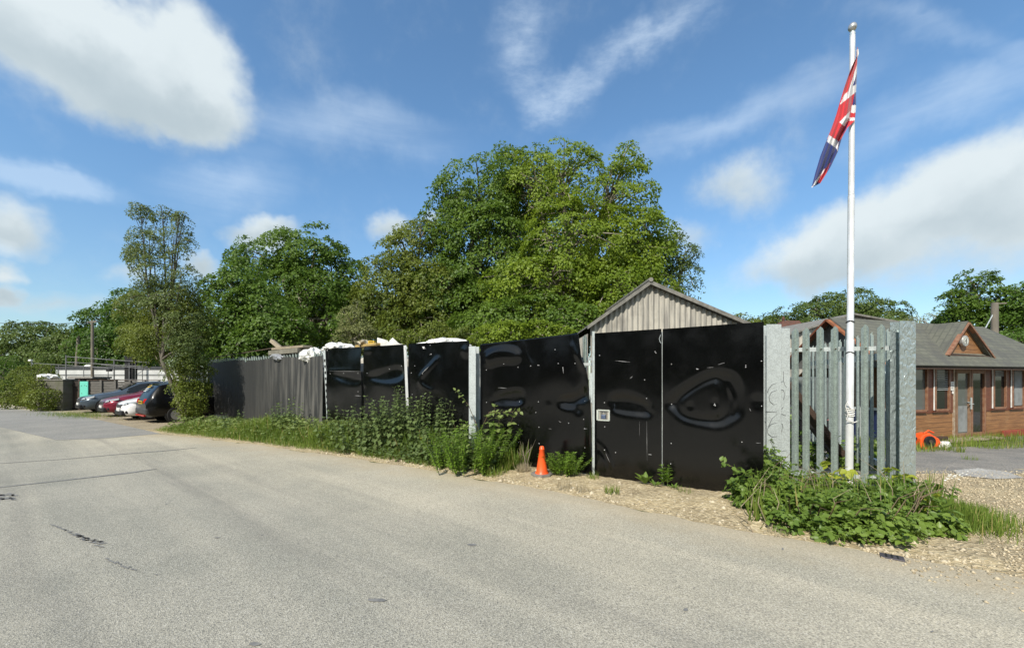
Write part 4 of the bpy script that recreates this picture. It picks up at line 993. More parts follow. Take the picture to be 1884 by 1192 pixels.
for k in range(12):
    a = k * math.pi / 6; q = ck - HN * .012; v = HE * math.cos(a) + Vector((0, 0, math.sin(a))); mb.bar(q + v * .10, q + v * .12, .004, .010, up=tuple(HN))
obj('hour_mark', mb, M_DARK, t_)
# doorstep
t_ = thing('door_step', 'low grey plank step in front of the glazed hut door', 'step', HO)
for pa_, pb_, z, off in ((1752, 1850, z_bot + .02, .5), (1790, 1866, z_bot - .10, .85)):
    a, b = hp(pa_, z=z, off=off), hp(pb_, z=z, off=off); mb = MB(); mb.hexa([a, b, b + HN * .42, a + HN * .42], [q + Vector((0, 0, .05)) for q in (a, b, b + HN * .42, a + HN * .42)]); obj('tread', mb, M_TIMBER, t_, bevel=.005)
a, b = hp(1760, z=GZ, off=.45), hp(1840, z=GZ, off=.45); mb = MB(); mb.hexa([a, b, b + HN * .35, a + HN * .35], [q + Vector((0, 0, z_bot + .02 - GZ)) for q in (a, b, b + HN * .35, a + HN * .35)]); obj('riser', mb, M_BROWNT, t_)
# red board at the foot of the wall and a dark timber under the left windows
t_ = thing('red_board', 'long red painted board lying along the foot of the hut wall right of the step', 'board', hp(1850, z=GZ)); mb = MB(); a, b = hp(1845, z=GZ, off=.10), hp(1990, z=GZ, off=.10); mb.bar(a + Vector((0, 0, .12)), b + Vector((0, 0, .12)), .05, .2); obj('board', mb, mat('faded_red_paint', (.30, .06, .035), (.22, .05, .03), 6, .6), t_, bevel=.006)
t_ = thing('timber_baulk', 'dark timber baulk lying on the grass under the hut windows behind the orange machine', 'timber', hp(1700, z=GZ)); mb = MB(); a, b = hp(1672, z=GZ, off=.3), hp(1738, z=GZ, off=.25); mb.bar(a + Vector((0, 0, .1)), b + Vector((0, 0, .1)), .16, .2); obj('timber', mb, M_BROWNT, t_, bevel=.01)
# orange machine lying on the grass
c = G(1703, 826); t_ = thing('garden_machine', 'orange cased garden machine with a round black fan lying on the grass by the hut', 'machine', c)
def ell(mb, c, r, n=14, k=8, rz=0):
    rows = []
    for i in range(k + 1):
        ph = -math.pi / 2 + math.pi * i / k; rows.append([(c[0] + r[0] * math.cos(ph) * math.cos(a), c[1] + r[1] * math.cos(ph) * math.sin(a), c[2] + r[2] * math.sin(ph)) for a in np.linspace(0, 2 * math.pi, n + 1)])
    mb.grid(rows)
mb = MB(); mb.prism([(c.x - .24 + x, c.y - .1, c.z + z) for x, z in ((0, .05), (.02, .28), (.10, .40), (.26, .44), (.38, .36), (.50, .30), (.56, .18), (.50, .08), (.30, .02), (.12, 0))], (0, .26, 0)); obj('casing', mb, M_OR, t_, bevel=.03)
mb = MB(); ring = [(c.x - .02 + .145 * math.cos(a), c.y - .155, c.z + .22 + .145 * math.sin(a)) for a in np.linspace(0, 6.283, 20, endpoint=False)]; mb.prism(ring, (0, .05, 0)); fn = obj('fan_guard', mb, M_DARK, t_, bevel=.01)
mb = MB(); mb.prism([(c.x - .02 + .05 * math.cos(a), c.y - .175, c.z + .22 + .05 * math.sin(a)) for a in np.linspace(0, 6.283, 12, endpoint=False)], (0, .02, 0)); obj('hub', mb, M_RUST, fn)
mb = MB(); mb.tube([(c.x - .25, c.y, c.z + .28), (c.x - .38, c.y, c.z + .38), (c.x - .42, c.y + .05, c.z + .24), (c.x - .34, c.y, c.z + .08)], .03, 8); obj('handle', mb, M_DARK, t_, smooth=True)
mb = MB(); mb.tube([(c.x - .1, c.y - .05, c.z + .42), (c.x + .02, c.y - .05, c.z + .50), (c.x + .16, c.y - .05, c.z + .44)], .02, 8); obj('grip', mb, M_OR, t_, smooth=True)
def crumple(name, c, r, label, cat, m, seed, group=None, n=26, k=16):
    g = np.random.default_rng(seed); ph = g.uniform(0, 6.28, 12); mb = MB(); rows = []
    for i in range(k + 1):
        th = -math.pi / 2 + math.pi * i / k; row = []
        for j in range(n + 1):
            a = 2 * math.pi * (j % n) / n; f = 1 + .16 * math.sin(3 * a + ph[0] + 2 * th) + .12 * math.sin(5 * a + ph[1] - 4 * th) + .08 * math.sin(9 * a + ph[2] + 7 * th) + .05 * math.sin(14 * a + ph[3])
            row.append((c[0] + r[0] * f * math.cos(th) * math.cos(a), c[1] + r[1] * f * math.cos(th) * math.sin(a), c[2] + r[2] * (f * math.sin(th) if i > 2 else -.8)))
        rows.append(row)
    mb.grid(rows); o = obj(name, mb, m); return props(o, label, cat, group)
c2 = G(1737, 826); crumple('rag', c2 + Vector((0, 0, .09)), (.16, .10, .10), 'crumpled white and red rag on the grass beside the orange machine', 'rag', M_WHITE, 3)

# ------------------------------------------------------------------ buildings glimpsed through the palisade
# left end of the hut, seen between the pales
lA, lB, lC = ea0 + HE * .22, ea0 + HN * 3.2 + HE * .22, ea0 + HN * 1.6 + HE * .22 + Vector((0, 0, 1.5))
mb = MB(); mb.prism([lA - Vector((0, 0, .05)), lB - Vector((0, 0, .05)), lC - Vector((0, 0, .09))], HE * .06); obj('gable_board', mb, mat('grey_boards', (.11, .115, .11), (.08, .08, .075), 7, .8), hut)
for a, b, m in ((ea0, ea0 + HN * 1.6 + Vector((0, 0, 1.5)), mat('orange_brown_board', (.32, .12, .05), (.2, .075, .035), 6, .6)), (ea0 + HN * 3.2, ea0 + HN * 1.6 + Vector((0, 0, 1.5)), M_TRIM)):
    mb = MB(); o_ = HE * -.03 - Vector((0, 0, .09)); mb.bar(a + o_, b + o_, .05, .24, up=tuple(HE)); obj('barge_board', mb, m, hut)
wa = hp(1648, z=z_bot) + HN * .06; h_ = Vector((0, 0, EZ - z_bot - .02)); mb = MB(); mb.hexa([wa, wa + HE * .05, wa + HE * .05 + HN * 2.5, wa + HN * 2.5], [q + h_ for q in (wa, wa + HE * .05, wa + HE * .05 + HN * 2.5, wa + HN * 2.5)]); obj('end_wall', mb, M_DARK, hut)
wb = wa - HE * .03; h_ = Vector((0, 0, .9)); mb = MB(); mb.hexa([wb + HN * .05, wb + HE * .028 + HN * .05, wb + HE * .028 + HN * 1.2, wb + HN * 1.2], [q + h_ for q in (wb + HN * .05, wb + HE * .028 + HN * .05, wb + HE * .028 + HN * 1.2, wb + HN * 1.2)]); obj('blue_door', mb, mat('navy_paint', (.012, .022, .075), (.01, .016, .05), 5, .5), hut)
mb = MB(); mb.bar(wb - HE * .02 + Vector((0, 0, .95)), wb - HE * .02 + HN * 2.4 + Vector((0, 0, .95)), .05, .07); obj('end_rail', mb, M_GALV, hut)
for k in (.0, .8, 1.6, 2.4):
    mb = MB(); q = wb - HE * .05 + HN * k; mb.bar(q, q + Vector((0, 0, EZ - z_bot - .05)), .11, .09); obj('end_post', mb, M_GALV if k else M_TRIM, hut)
t_ = thing('oil_drum', 'red painted drum standing behind the palisade pales', 'drum', P(1521, 800, 11.5)); c = Vector((Xat(1521, 11.5), 11.5, -.2))
mb = MB(); mb.lathe([(.26, 0), (.27, .02), (.26, .3), (.275, .32), (.26, .34), (.26, .62), (.275, .64), (.26, .66), (.27, .92), (.25, .93)], c, 20); obj('drum', mb, mat('faded_red_metal', (.40, .03, .045), (.28, .03, .035), 5, .5), t_, smooth=True)
mb = MB(); mb.lathe([(.10, .93), (.10, 1.06), (.04, 1.12)], c + Vector((-.08, 0, 0)), 12); obj('funnel', mb, mat('yellow_plastic', (.65, .38, .03), (.5, .3, .03), 5, .5), t_)
t_ = thing('water_tank', 'grey plastic tank behind the leftmost pales', 'tank', P(1478, 700, 10.5)); c = Vector((Xat(1476, 10.8), 10.8, -.2)); mb = MB(); mb.box((c.x, c.y, c.z + 1.35), (.9, .8, 1.1)); obj('tank', mb, mat('grey_tank', (.12, .135, .13), (.09, .10, .095), 5, .6), t_, bevel=.08)
mb = MB(); mb.box((c.x, c.y, c.z + .4), (.95, .85, .8)); obj('tank_stand', mb, M_DARK, t_)
# far barns and a tiled roof
D = 22.0; t_ = thing('far_barn', 'long low corrugated barn with a shallow gable beyond the workshop', 'barn', (Xat(1560, D), D, 0))
e0, e1_, e2 = P(1425, 625, D), P(1567, 580, D), P(1700, 604, D)
mb = MB(); n = 300; cols = [e0.x + (e2.x - e0.x) * i / n for i in range(n + 1)]; rr = lambda x: e0.z + (e1_.z - e0.z) * (x - e0.x) / (e1_.x - e0.x) if x < e1_.x else e1_.z + (e2.z - e1_.z) * (x - e1_.x) / (e2.x - e1_.x)
mb.grid([[(x, D + .03 * math.sin(x * 30), -.3) for x in cols], [(x, D + .03 * math.sin(x * 30), rr(x) - .05) for x in cols]]); obj('gable_wall', mb, M_CORR, t_, smooth=True)
for a, b in ((e0, e1_), (e1_, e2)):
    mb = MB(); mb.hexa([a + Vector((0, -.2, 0)), b + Vector((0, -.2, 0)), b + Vector((0, 8, 0)), a + Vector((0, 8, 0))], [q + Vector((0, 0, .09)) for q in (a + Vector((0, -.2, 0)), b + Vector((0, -.2, 0)), b + Vector((0, 8, 0)), a + Vector((0, 8, 0)))]); obj('roof', mb, M_RIDGE, t_)
D = 30.0; t_ = thing('tiled_house', 'house with hipped dark red tile roof seen above the two grey posts', 'house', (Xat(1460, D), D, 0))
M_TILE = mat('red_roof_tile', (.115, .05, .035), (.075, .04, .03), 8, .85, bump=.5, bscale=30); hb = [P(1420, 640, D), P(1512, 640, D)]; top = [P(1440, 590.5, D + 2), P(1470, 590.5, D + 2)]
bk = Vector((0, 6, 0)); mb = MB(); mb.quad(hb[0], hb[1], top[1], top[0]); mb.quad(hb[1], hb[1] + bk, top[1]); mb.quad(hb[0] + bk, hb[0], top[0]); mb.quad(hb[1] + bk, hb[0] + bk, top[0], top[1]); rf = obj('roof', mb, M_TILE, t_, solid=.08)
mb = MB(); mb.box(((hb[0].x + hb[1].x) / 2, D + 3, hb[0].z / 2 - .05), (hb[1].x - hb[0].x - .5, 5.4, hb[0].z + .1)); obj('wall', mb, mat('pale_brick', (.3, .2, .15), (.24, .16, .12), 9, .9), t_)
mb = MB(); mb.lathe([(.07, 0), (.12, .2), (.06, .4)], top[0] + Vector((.05, 0, -.05)), 10); obj('finial', mb, M_TILE, rf)

# ------------------------------------------------------------------ rubbish showing above the fence
def behind(px, py, off): d = solve_d(*LN3, px) + off; return P(px, py, d)
WG = 'white sacks heaped behind the fence'
def sack(px, py, off, rx, rz, label, seed, m=M_WHITE):
    c = behind(px, py, off); crumple('white_sack', c, (rx * c.y / F, .35, rz * c.y / F), label, 'sack', m, seed, WG)
sack(577, 655, .35, 20, 13, 'bright white torn sack spilling over the right end of the grey sheeting', 1)
sack(527, 658, .45, 24, 8, 'greyish sack lying under the crossed planks on the fence top', 2, mat('grey_sack', (.36, .38, .40), (.22, .23, .25), 6, .6))
sack(622, 641, .6, 26, 9, 'small white sack peeking over the leftmost black panel', 4)
sack(820, 635, .6, 42, 11, 'long smooth white bag lying above the creased black panel', 5)
sack(671, 632, .9, 8, 6, 'small cream bag beside the white boards above the fence', 6, mat('cream_sack', (.55, .48, .34), (.45, .4, .3), 6, .6))
PG = 'scrap timber on top of the fence'
def plank(a, b, off, wd, th, label, m=M_TIMBER, name='scrap_plank'):
    p, q = behind(*a, off), behind(*b, off); t = thing(name, label, 'plank', p, PG); mb = MB(); mb.bar(p, q, wd, th, up=(0, 1, 0)); obj('plank', mb, m, t, bevel=.004); return t
plank((500, 627), (528, 650), .25, .12, .12, 'slanting pale plank sticking up above the grey sheeting')
plank((508, 642.5), (566, 637.5), .35, .07, .3, 'level pale plank lying across the slanting one')
plank((508, 650), (562, 645), .45, .14, .5, 'broad grey board under the level pale plank', mat('grey_board', (.20, .19, .15), (.15, .14, .11), 6, .8))
plank((662, 637.5), (700, 633), .8, .06, .3, 'yellowish plank lying above the torn corner panel', mat('yellow_timber', (.46, .33, .12), (.38, .27, .1), 6, .7))
def board(pts, off, label, m=M_WHITE):
    q = [behind(*p, off) for p in pts]; t = thing('scrap_board', label, 'board', q[0], 'white boards heaped behind the fence'); mb = MB(); mb.prism(q, (0, .05, 0)); obj('board', mb, m, t, bevel=.004)
board([(694, 642), (694, 621), (712, 626), (724, 640)], .8, 'tall white angular board upright above the tallest nettles')
board([(716, 640), (716, 627), (722, 621), (734, 632), (746, 634), (746, 642)], 1.0, 'white peaked board to the right of the tallest upright one')
board([(604, 646), (620, 637), (632, 643), (634, 650)], .9, 'low triangular white board above the leftmost black panel')
c = behind(684, 631, .8); t_ = thing('yellow_crate', 'small yellow crate between the cream bag and the upright white board', 'crate', c)
mb = MB(); s2 = c.y / F
for dz in (-3, 0, 3): mb.box((c.x, c.y, c.z + dz * s2), (11 * s2, .12, 1.6 * s2))
for dx in (-4.6, 4.6): mb.box((c.x + dx * s2, c.y + .001, c.z), (1.5 * s2, .118, 7.2 * s2))
obj('crate_side', mb, mat('yellow_crate_plastic', (.70, .48, .05), (.6, .4, .05), 5, .5), t_)
# heap that carries them
mb = MB(); rows = []
for i in range(40):
    u = i / 39; r = []
    for j in range(14):
        v = j / 13; px = 470 + (868 - 470) * u; d = solve_d(*LN3, px) + .22 + v * 3.2
        h = (2.28 + .10 * math.sin(u * 17) + .05 * random.random()) * math.sin(math.pi * (.28 + .72 * v)) * min(1, u * 4 + .35) * min(1, (1 - u) * 6 + .4)
        r.append((Xat(px, solve_d(*LN3, px)) + v * 1.2, d, max(0, h)))
    rows.append(r)
mb.grid([[(r[0][0], r[0][1], 0)] + r for r in rows]); o = obj('rubble_heap', mb, mat('builders_rubble', (.42, .40, .34), (.26, .24, .2), 3, .9, bump=.8, bscale=9)); props(o, 'long heap of pale rubble behind the black panels carrying sacks and boards', 'rubble heap')
# ------------------------------------------------------------------ yard at far left
def blockmat():
    m, t, b = newmat('mossy_blockwork'); co = obco(t)
    br = t.add('ShaderNodeTexBrick', {'Vector': t.map(co, (1, 1, 1), (R(90), 0, 0)), 'Color1': (.14, .132, .11, 1), 'Color2': (.115, .108, .09, 1), 'Mortar': (.10, .095, .08, 1), 'Scale': 1.0, 'Mortar Size': .012, 'Brick Width': .44, 'Row Height': .22})
    c = t.mix(t.rng(t.noise(co, 1.4, 6, .7), .4, .62, 0, .8), br.outputs[0], (.09, .095, .05)); t.l.new(c, b.inputs['Base Color']); b.inputs['Roughness'].default_value = .95; return m
d = 21.4; x0, x1 = Xat(66, d), Xat(116, d)
t_ = thing('block_wall', 'mossy grey concrete block wall end beside the hedge at far left', 'wall', ((x0 + x1) / 2, d, 0))
mb = MB(); mb.box(((x0 + x1) / 2, d + 1.5, .76), (x1 - x0, 3.0, 1.62)); obj('blockwork', mb, blockmat(), t_, bevel=.02)
mb = MB(); mb.box(((x0 + x1) / 2, d + 1.5, 1.60), (x1 - x0 + .06, 3.06, .06)); obj('coping', mb, M_RIDGE, t_)
d = 21.9; t_ = thing('yard_gate', 'dark brown boarded yard gate between block wall and turquoise panel', 'gate', (Xat(132, d), d, 0))
M_DKB = woodmat('dark_brown_boards', (.045, .035, .028), (.03, .024, .02), 4)
mb = MB(); mb.box((Xat(132, d), d, .78), (Xat(146, d) - Xat(119, d), .06, 1.5)); obj('gate_board', mb, M_DKB, t_)
mb = MB()
for px in (118.5, 147.5): mb.box((Xat(px, d), d - .01, .80), (.10, .10, 1.66))
obj('gate_post', mb, M_RUST, t_)
mb = MB(); mb.box((Xat(133, d), d - .05, .10), (.8, .03, .08)); mb.box((Xat(133, d), d - .05, 1.3), (.8, .03, .08)); obj('gate_rail', mb, M_DKB, t_)
d = 21.5; t_ = thing('turquoise_panel', 'turquoise painted upright panel leaning at the slatted fence end', 'panel', (Xat(155, d), d, 0))
mb = MB(); mb.box((Xat(155, d), d, .86), (Xat(162, d) - Xat(147, d), .05, 1.32)); o = obj('panel', mb, mat('turquoise_paint', (.15, .60, .47), (.13, .53, .42), 3, .5), t_, bevel=.01)
mb = MB(); [mb.box((Xat(155, d) + x, d - .03, z), (.03, .012, .03)) for x, z in ((-.12, 1.3), (.05, 1.32), (.14, 1.28), (-.1, .9), (.02, .6), (.1, .35))]; obj('bolt', mb, M_RUST, t_)
d = 22.2; xa, xb = Xat(163, d), Xat(296, d); t_ = thing('slatted_fence', 'weathered grey horizontal board fence behind the parked cars', 'fence', ((xa + xb) / 2, d, 0))
M_SLAT = mat('grey_fence_board', (.15, .14, .125), (.10, .095, .085), 5, .85, sx=(.6, 6, 6))
mb = MB()
for k in range(11): mb.box(((xa + xb) / 2, d + .01 * (k % 2), .10 + k * .136), (xb - xa, .025, .125))
obj('slat_panel', mb, M_SLAT, t_)
for px in (164, 188, 214, 241, 268, 294):
    mb = MB(); mb.box((Xat(px, d), d - .05, .78), (.10, .07, 1.62)); obj('post', mb, M_SLAT, t_)
mb = MB(); mb.box(((xa + xb) / 2, d, 1.585), (xb - xa, .08, .035)); obj('capping', mb, M_RUST, t_)
d = 22.9; t_ = thing('kiosk', 'small flat topped dark kiosk between yard gate and slatted fence', 'kiosk', (Xat(168, d), d, 0))
mb = MB(); mb.box((Xat(168, d), d, .84), (1.0, .8, 1.68)); obj('wall', mb, M_DKB, t_); mb = MB(); mb.box((Xat(166, d), d, 1.73), (1.35, 1.1, .10)); obj('roof', mb, mat('pale_slab', (.26, .25, .225), (.2, .19, .17), 7, .9), t_)
d = 29.0; xa, xb = Xat(104, d), Xat(330, d); t_ = thing('white_container', 'long white site cabin with a dark roof edge behind the scaffold rails', 'cabin', ((xa + xb) / 2, d, 0))
mb = MB(); mb.box(((xa + xb) / 2, d + 1.3, 1.30), (xb - xa, 2.6, 2.0)); obj('wall', mb, mat('white_cabin_paint', (.60, .61, .60), (.48, .49, .48), 1.2, .6, sx=(1, 1, .3)), t_)
mb = MB(); mb.box(((xa + xb) / 2, d + 1.3, 2.42), (xb - xa + .1, 2.7, .20)); obj('roof', mb, mat('dark_roof_felt', (.06, .065, .07), None, 5, .9), t_)
mb = MB(); mb.box(((xa + xb) / 2, d - .012, 1.93), (xb - xa, .02, .09)); obj('trim_rail', mb, mat('grey_trim', (.22, .23, .23), None, 5, .6), t_)
for px in (196, 236):
    mb = MB(); mb.box((Xat(px, d), d - .012, 1.5), (.5, .02, .55)); obj('window', mb, M_GLASS, t_)
mb = MB(); mb.box((Xat(104.8, d), d - .008, 1.3), (.12, .03, 2.0)); obj('corner_post', mb, M_GALV, t_)
t_ = thing('roof_vent', 'small domed white vent on the roof of the long white site cabin', 'vent', P(164, 674, 29.4)); c = P(164, 675.5, 29.4); mb = MB(); mb.lathe([(.28, 0), (.26, .1), (.14, .17), (.02, .19)], c, 14); obj('vent_cap', mb, M_WHITE, t_, smooth=True); mb = MB(); mb.lathe([(.12, -.35), (.12, 0)], c, 10); obj('vent_pipe', mb, M_GALV, t_)
M_SCAF = mat('dull_scaffold_tube', (.20, .205, .205), (.13, .13, .13), 8, .6, .3)
d = 24.6; t_ = thing('scaffold_rails', 'grey scaffold tube guard rails standing behind the slatted fence', 'scaffold', (Xat(190, d), d, 0))
tb = lambda a, b, r=.028, d2=None: MB().tube([P(*a, d), P(*b, d2 or d)], r, 6)
for a, b in (((122, 656), (275, 667)), ((122, 666), (275, 675)), ((186, 671), (276, 679)), ((122, 697), (272, 699))): obj('guard_rail', tb(a, b, .022), M_SCAF, t_)
for px, top in ((121.5, 653), (154, 673), (199, 677), (210, 661), (238, 667), (249, 667), (262, 670)):
    mb = MB(); q = P(px, top, d); mb.tube([(q.x, d, -.02), q], .032 if px in (121.5, 210, 238) else .02, 6); obj('standard', mb, M_SCAF, t_)
mb = MB(); mb.box(P(241, 678, d + .2), (.5, .3, 1.5)); obj('junction_box', mb, M_DARK, t_)
for px, py in ((201, 681),):
    mb = MB(); mb.box(P(px, py, d - .1), (.22, .2, .14)); obj('flood_lamp', mb, M_DARK, t_, bevel=.02)
d = 25.5; t_ = thing('hand_rail', 'thin pale handrail on posts running above the block wall', 'railing', (Xat(100, d), d, 0))
obj('rail', MB().tube([P(57, 668, d), P(108, 671, d), P(200, 677, d)], .02, 6), M_SCAF, t_)
for px in (58, 94, 108): q = P(px, 668 + (px - 57) * .05, d); obj('post', MB().tube([(q.x, d, 0), q], .02, 6), M_SCAF, t_)
d = 25.0; t_ = thing('white_sheet_roll', 'white sheeted bundle on top of the block wall', 'bundle', P(86, 690, 23)); 
WL['x'] = (Vector((0, 0, 0)), 0); c = Vector((Xat(87, 23), 23, 1.75)); mb = MB()
crumple('white_sheet_cover', c, (.40, .4, .16), 'white sheet crumpled over a bundle on the block wall', 'sheet', M_WHITE, 9)
mb.box((c.x - .1, c.y + .1, 1.68), (.7, .5, .12)); obj('pallet', mb, M_TIMBER, t_); t_.name = 'wooden_pallet'; t_['label'] = 'small grey pallet on the block wall under the white sheet'; t_['category'] = 'pallet'
d = 26.5; M_WP = mat('weathered_pole', (.22, .19, .145), (.15, .135, .11), 6, .9, sx=(1, 1, .2))
def pole(label, px, pytop, d, r, lean=0, m=M_WP, extra=True):
    q = P(px, pytop, d); t = thing('utility_pole', label, 'pole', (q.x, d, 0), 'wooden poles'); obj('mast', MB().tube([(q.x + lean, d, -.3 + float(gz(q.x, d))), q], [r * 1.15, r], 10), m, t, smooth=True); return t, q
t_, q1 = pole('tall slim wooden pole carrying the overhead cable above the kiosk', 170, 590, d, .075)
mb = MB(); mb.bar(q1 + Vector((-.3, -.02, -.12)), q1 + Vector((.3, -.02, -.05)), .07, .09); obj('cross_arm', mb, M_WP, t_)
t_, q2 = pole('short leaning wooden pole among the dark trees left of the tall slim one', 145, 620, 31, .11, -.35); mb = MB(); mb.lathe([(.05, -.02), (.06, .1), (.02, .16)], q2, 8); obj('insulator', mb, M_RUST, t_)
t_, q3 = pole('thick wooden pole with a stay wire behind the hut roof', 1830, 557, 17.5, .115); obj('stay_wire', MB().tube([q3 + Vector((-.02, 0, -.4)), P(1793, 640, 17.3)], .02, 5), M_GALV, t_); mb = MB(); mb.bar(q3 + Vector((0, -.02, -.05)), q3 + Vector((.45, -.02, -.02)), .06, .05); obj('bracket', mb, M_WP, t_)
t_ = thing('overhead_cable', 'thin dark overhead cable crossing the sky at far left', 'cable', q1); pts = []
a, b = P(-260, 556, 23), q1 + Vector((0, 0, -.1))
for k in range(25): u = k / 24; p = a.lerp(b, u); p.z -= .55 * math.sin(math.pi * u); pts.append(p)
obj('cable', MB().tube(pts, .016, 5), M_DARK, t_)
t_ = thing('overhead_cable', 'pale cable running from the thick pole past the hut roof', 'cable', P(1822, 635, 17.4)); obj('cable', MB().tube([P(1818, 634, 17.4), P(1850, 638, 17.2), P(1960, 646, 16.5)], .022, 5), M_WHITE, t_)
t_ = thing('flood_light', 'small white floodlight on a stem above the hedge at far left', 'floodlight', P(58, 668, 25.4)); q = P(56, 663, 25.4); mb = MB(); mb.box(q, (.18, .14, .11)); obj('lamp_head', mb, M_WHITE, t_, bevel=.03); obj('stem', MB().tube([q, q + Vector((.06, .1, -.25))], .025, 6), M_GALV, t_)

# ------------------------------------------------------------------ parked cars
def paint(name, c, metal=.3, sp=.5):
    m, t, b = newmat(name); b.inputs['Base Color'].default_value = (*c, 1); b.inputs['Metallic'].default_value = metal; b.inputs['Roughness'].default_value = .3; b.inputs['Specular IOR Level'].default_value = sp
    b.inputs['Coat Weight'].default_value = .5 * sp / .5; b.inputs['Coat Roughness'].default_value = .05
    n = t.noise(obco(t), 4, 4); t.l.new(t.mix(n, c, tuple(x * .85 for x in c)), b.inputs['Base Color']); return m
M_TYRE = mat('tyre_rubber', (.018, .018, .018), None, 5, .85); M_RIM = mat('alloy_rim', (.45, .46, .47), None, 5, .35, .7)
M_CGL = glassmat('car_glass', (.012, .015, .017)); M_CGL.node_tree.nodes['Principled BSDF'].inputs['Specular IOR Level'].default_value = .45; M_LAMP = glassmat('headlamp_lens', (.30, .32, .33)); M_TAIL = glassmat('tail_lamp_red', (.45, .015, .012)); M_PLW = mat('white_plate', (.7, .7, .66), None, 5, .5); M_PLY = mat('yellow_plate', (.72, .47, .04), None, 5, .5)
M_TRIMD = mat('grey_black_bumper', (.035, .036, .037), (.05, .05, .05), 5, .55)
#        x, zbot, zbelt, ztop, w, wtop
HATCH = [(2.12, .34, .52, .60, .42, .30), (2.05, .22, .60, .69, .66, .50), (1.85, .19, .68, .78, .80, .62), (1.45, .18, .76, .88, .86, .70), (.95, .18, .85, .97, .88, .72), (.80, .18, .87, 1.02, .88, .70),
         (.10, .18, .91, 1.40, .89, .60), (-.5, .18, .93, 1.46, .89, .60), (-1.1, .18, .95, 1.43, .88, .58), (-1.65, .20, .97, 1.33, .87, .56), (-1.95, .24, .97, 1.04, .84, .62), (-2.08, .34, .80, .88, .74, .5)]
SUV = [(2.2, .36, .62, .72, .42, .30), (2.12, .26, .72, .84, .68, .5), (1.9, .22, .80, .94, .84, .66), (1.4, .22, .88, 1.02, .90, .74), (.95, .22, .94, 1.08, .92, .74), (.3, .22, .98, 1.50, .92, .66), (-.5, .22, 1.0, 1.57, .92, .67),
       (-1.3, .22, 1.02, 1.55, .91, .66), (-1.75, .24, 1.02, 1.46, .90, .64), (-2.02, .26, 1.0, 1.12, .87, .70), (-2.12, .32, .86, .98, .80, .62), (-2.18, .38, .62, .76, .70, .5)]
def make_car(label, prof, colr, nose, head, sc=1.0, rear=False, kind='hatch'):
    a = math.atan2(head[1], head[0]); L2 = prof[0][0] * sc; ctr = Vector((nose[0] - head[0] * L2, nose[1] - head[1] * L2, 0))
    if rear: a = a + math.pi; 
    t = thing('parked_car', label, 'car', ctr, 'cars parked in a row at the left', a); pa_ = np.array(prof)
    X = np.linspace(pa_[0, 0], pa_[-1, 0], 61)
    def at(x):
        xr = pa_[::-1, 0]
        # smooth interpolation: average of nearby samples
        return [float(np.mean([np.interp(x + o, xr, pa_[::-1, k]) for o in (-.06, 0, .06)])) for k in range(1, 6)]
    def ring(x):
        zb, zl, zt, w_, wt = at(x)
        return [(0, zb), (w_ * .86, zb), (w_ * .97, zb + .09), (w_, zb + (zl - zb) * .45), (w_ * .985, zl - .07), (w_ * .945, zl), (wt + .02, zt - .035), (wt - .06, zt), (wt * .5, zt + .015), (0, zt + .02)]
    def car_obj(name, mb, m, par=t, **kw):
        mb.v = [(v[0] * sc, v[1] * sc, v[2] * sc) for v in mb.v]; return obj(name, mb, m, par, local=True, **kw)
    mb = MB(); rows = []
    for x in X:
        r = ring(x); rows.append([(x, y, z) for y, z in r] + [(x, -y, z) for y, z in reversed(r[1:-1])] + [(x, 0, r[0][1])])
    mb.grid(rows); mb.quad(*rows[0][:-1]); mb.quad(*rows[-1][:-1]); body = car_obj('body', mb, colr, smooth=True)
    i0 = 4 if prof is SUV else 5
    xc = pa_[i0, 0]; xr_ = pa_[-3 if prof is HATCH else -4, 0]; xt = pa_[i0 + 1, 0]
    def pt(x, f, side, off=.012):
        r = ring(x); p, q = np.array(r[5]), np.array(r[6]); v = p * (1 - f) + q * f; nrm = np.array((q[1] - p[1], p[0] - q[0])); nrm = nrm / (np.linalg.norm(nrm) + 1e-6); v = v + nrm * off
        return (x, side * v[0], v[1])
    for side in (1, -1):
        for xa, xb in ((xc - .28, -.32), (-.40, xr_ + .20)):
            mb = MB(); xx = np.linspace(xa, xb, 9); mb.grid([[pt(x, .10, side) for x in xx], [pt(x, .90, side) for x in xx]]); car_obj('side_window', mb, M_CGL, fix=False, smooth=True)
    def top(x, f, off=.012): zb, zl, zt, w_, wt = at(x); return (x + off * .6, f * (wt - .05) if x < xc - .1 else f * (wt), zt + .016 + off)
    mb = MB(); xx = np.linspace(xc - .04, xt + .06, 8); mb.grid([[top(x, f) for f in np.linspace(-1, 1, 7)] for x in xx]); car_obj('windscreen', mb, M_CGL, fix=False, smooth=True)
    xe = pa_[-3 if prof is HATCH else -4, 0]; xf = pa_[-4 if prof is HATCH else -5, 0] if prof is HATCH else -1.72
    mb = MB(); xx = np.linspace(xf - .03, xe + .03, 6); mb.grid([[(top(x, f)[0] - .02, top(x, f)[1], top(x, f)[2]) for f in np.linspace(-1, 1, 7)] for x in xx]); car_obj('rear_window', mb, M_CGL, fix=False, smooth=True)
    for wx in (1.32, -1.28):
        for side in (1, -1):
            wh = MB(); y = side * (.80 if prof is HATCH else .83)
            ringp = lambda r, yy: [(wx + r * math.cos(q), yy, .30 + r * math.sin(q)) for q in np.linspace(0, 6.283, 24, endpoint=False)]
            wh.prism(ringp(.31, y - side * .09), (0, side * .18, 0)); w_ = car_obj('wheel', wh, M_TYRE, bevel=.02)
            rm = MB(); rm.prism(ringp(.20, y + side * .085), (0, side * .012, 0)); car_obj('rim', rm, M_RIM, w_)
            ar = MB(); ar.prism(ringp(.37, y - side * .02), (0, side * .075 if prof is HATCH else side * .07, 0)); car_obj('wheel_arch', ar, M_DARK)
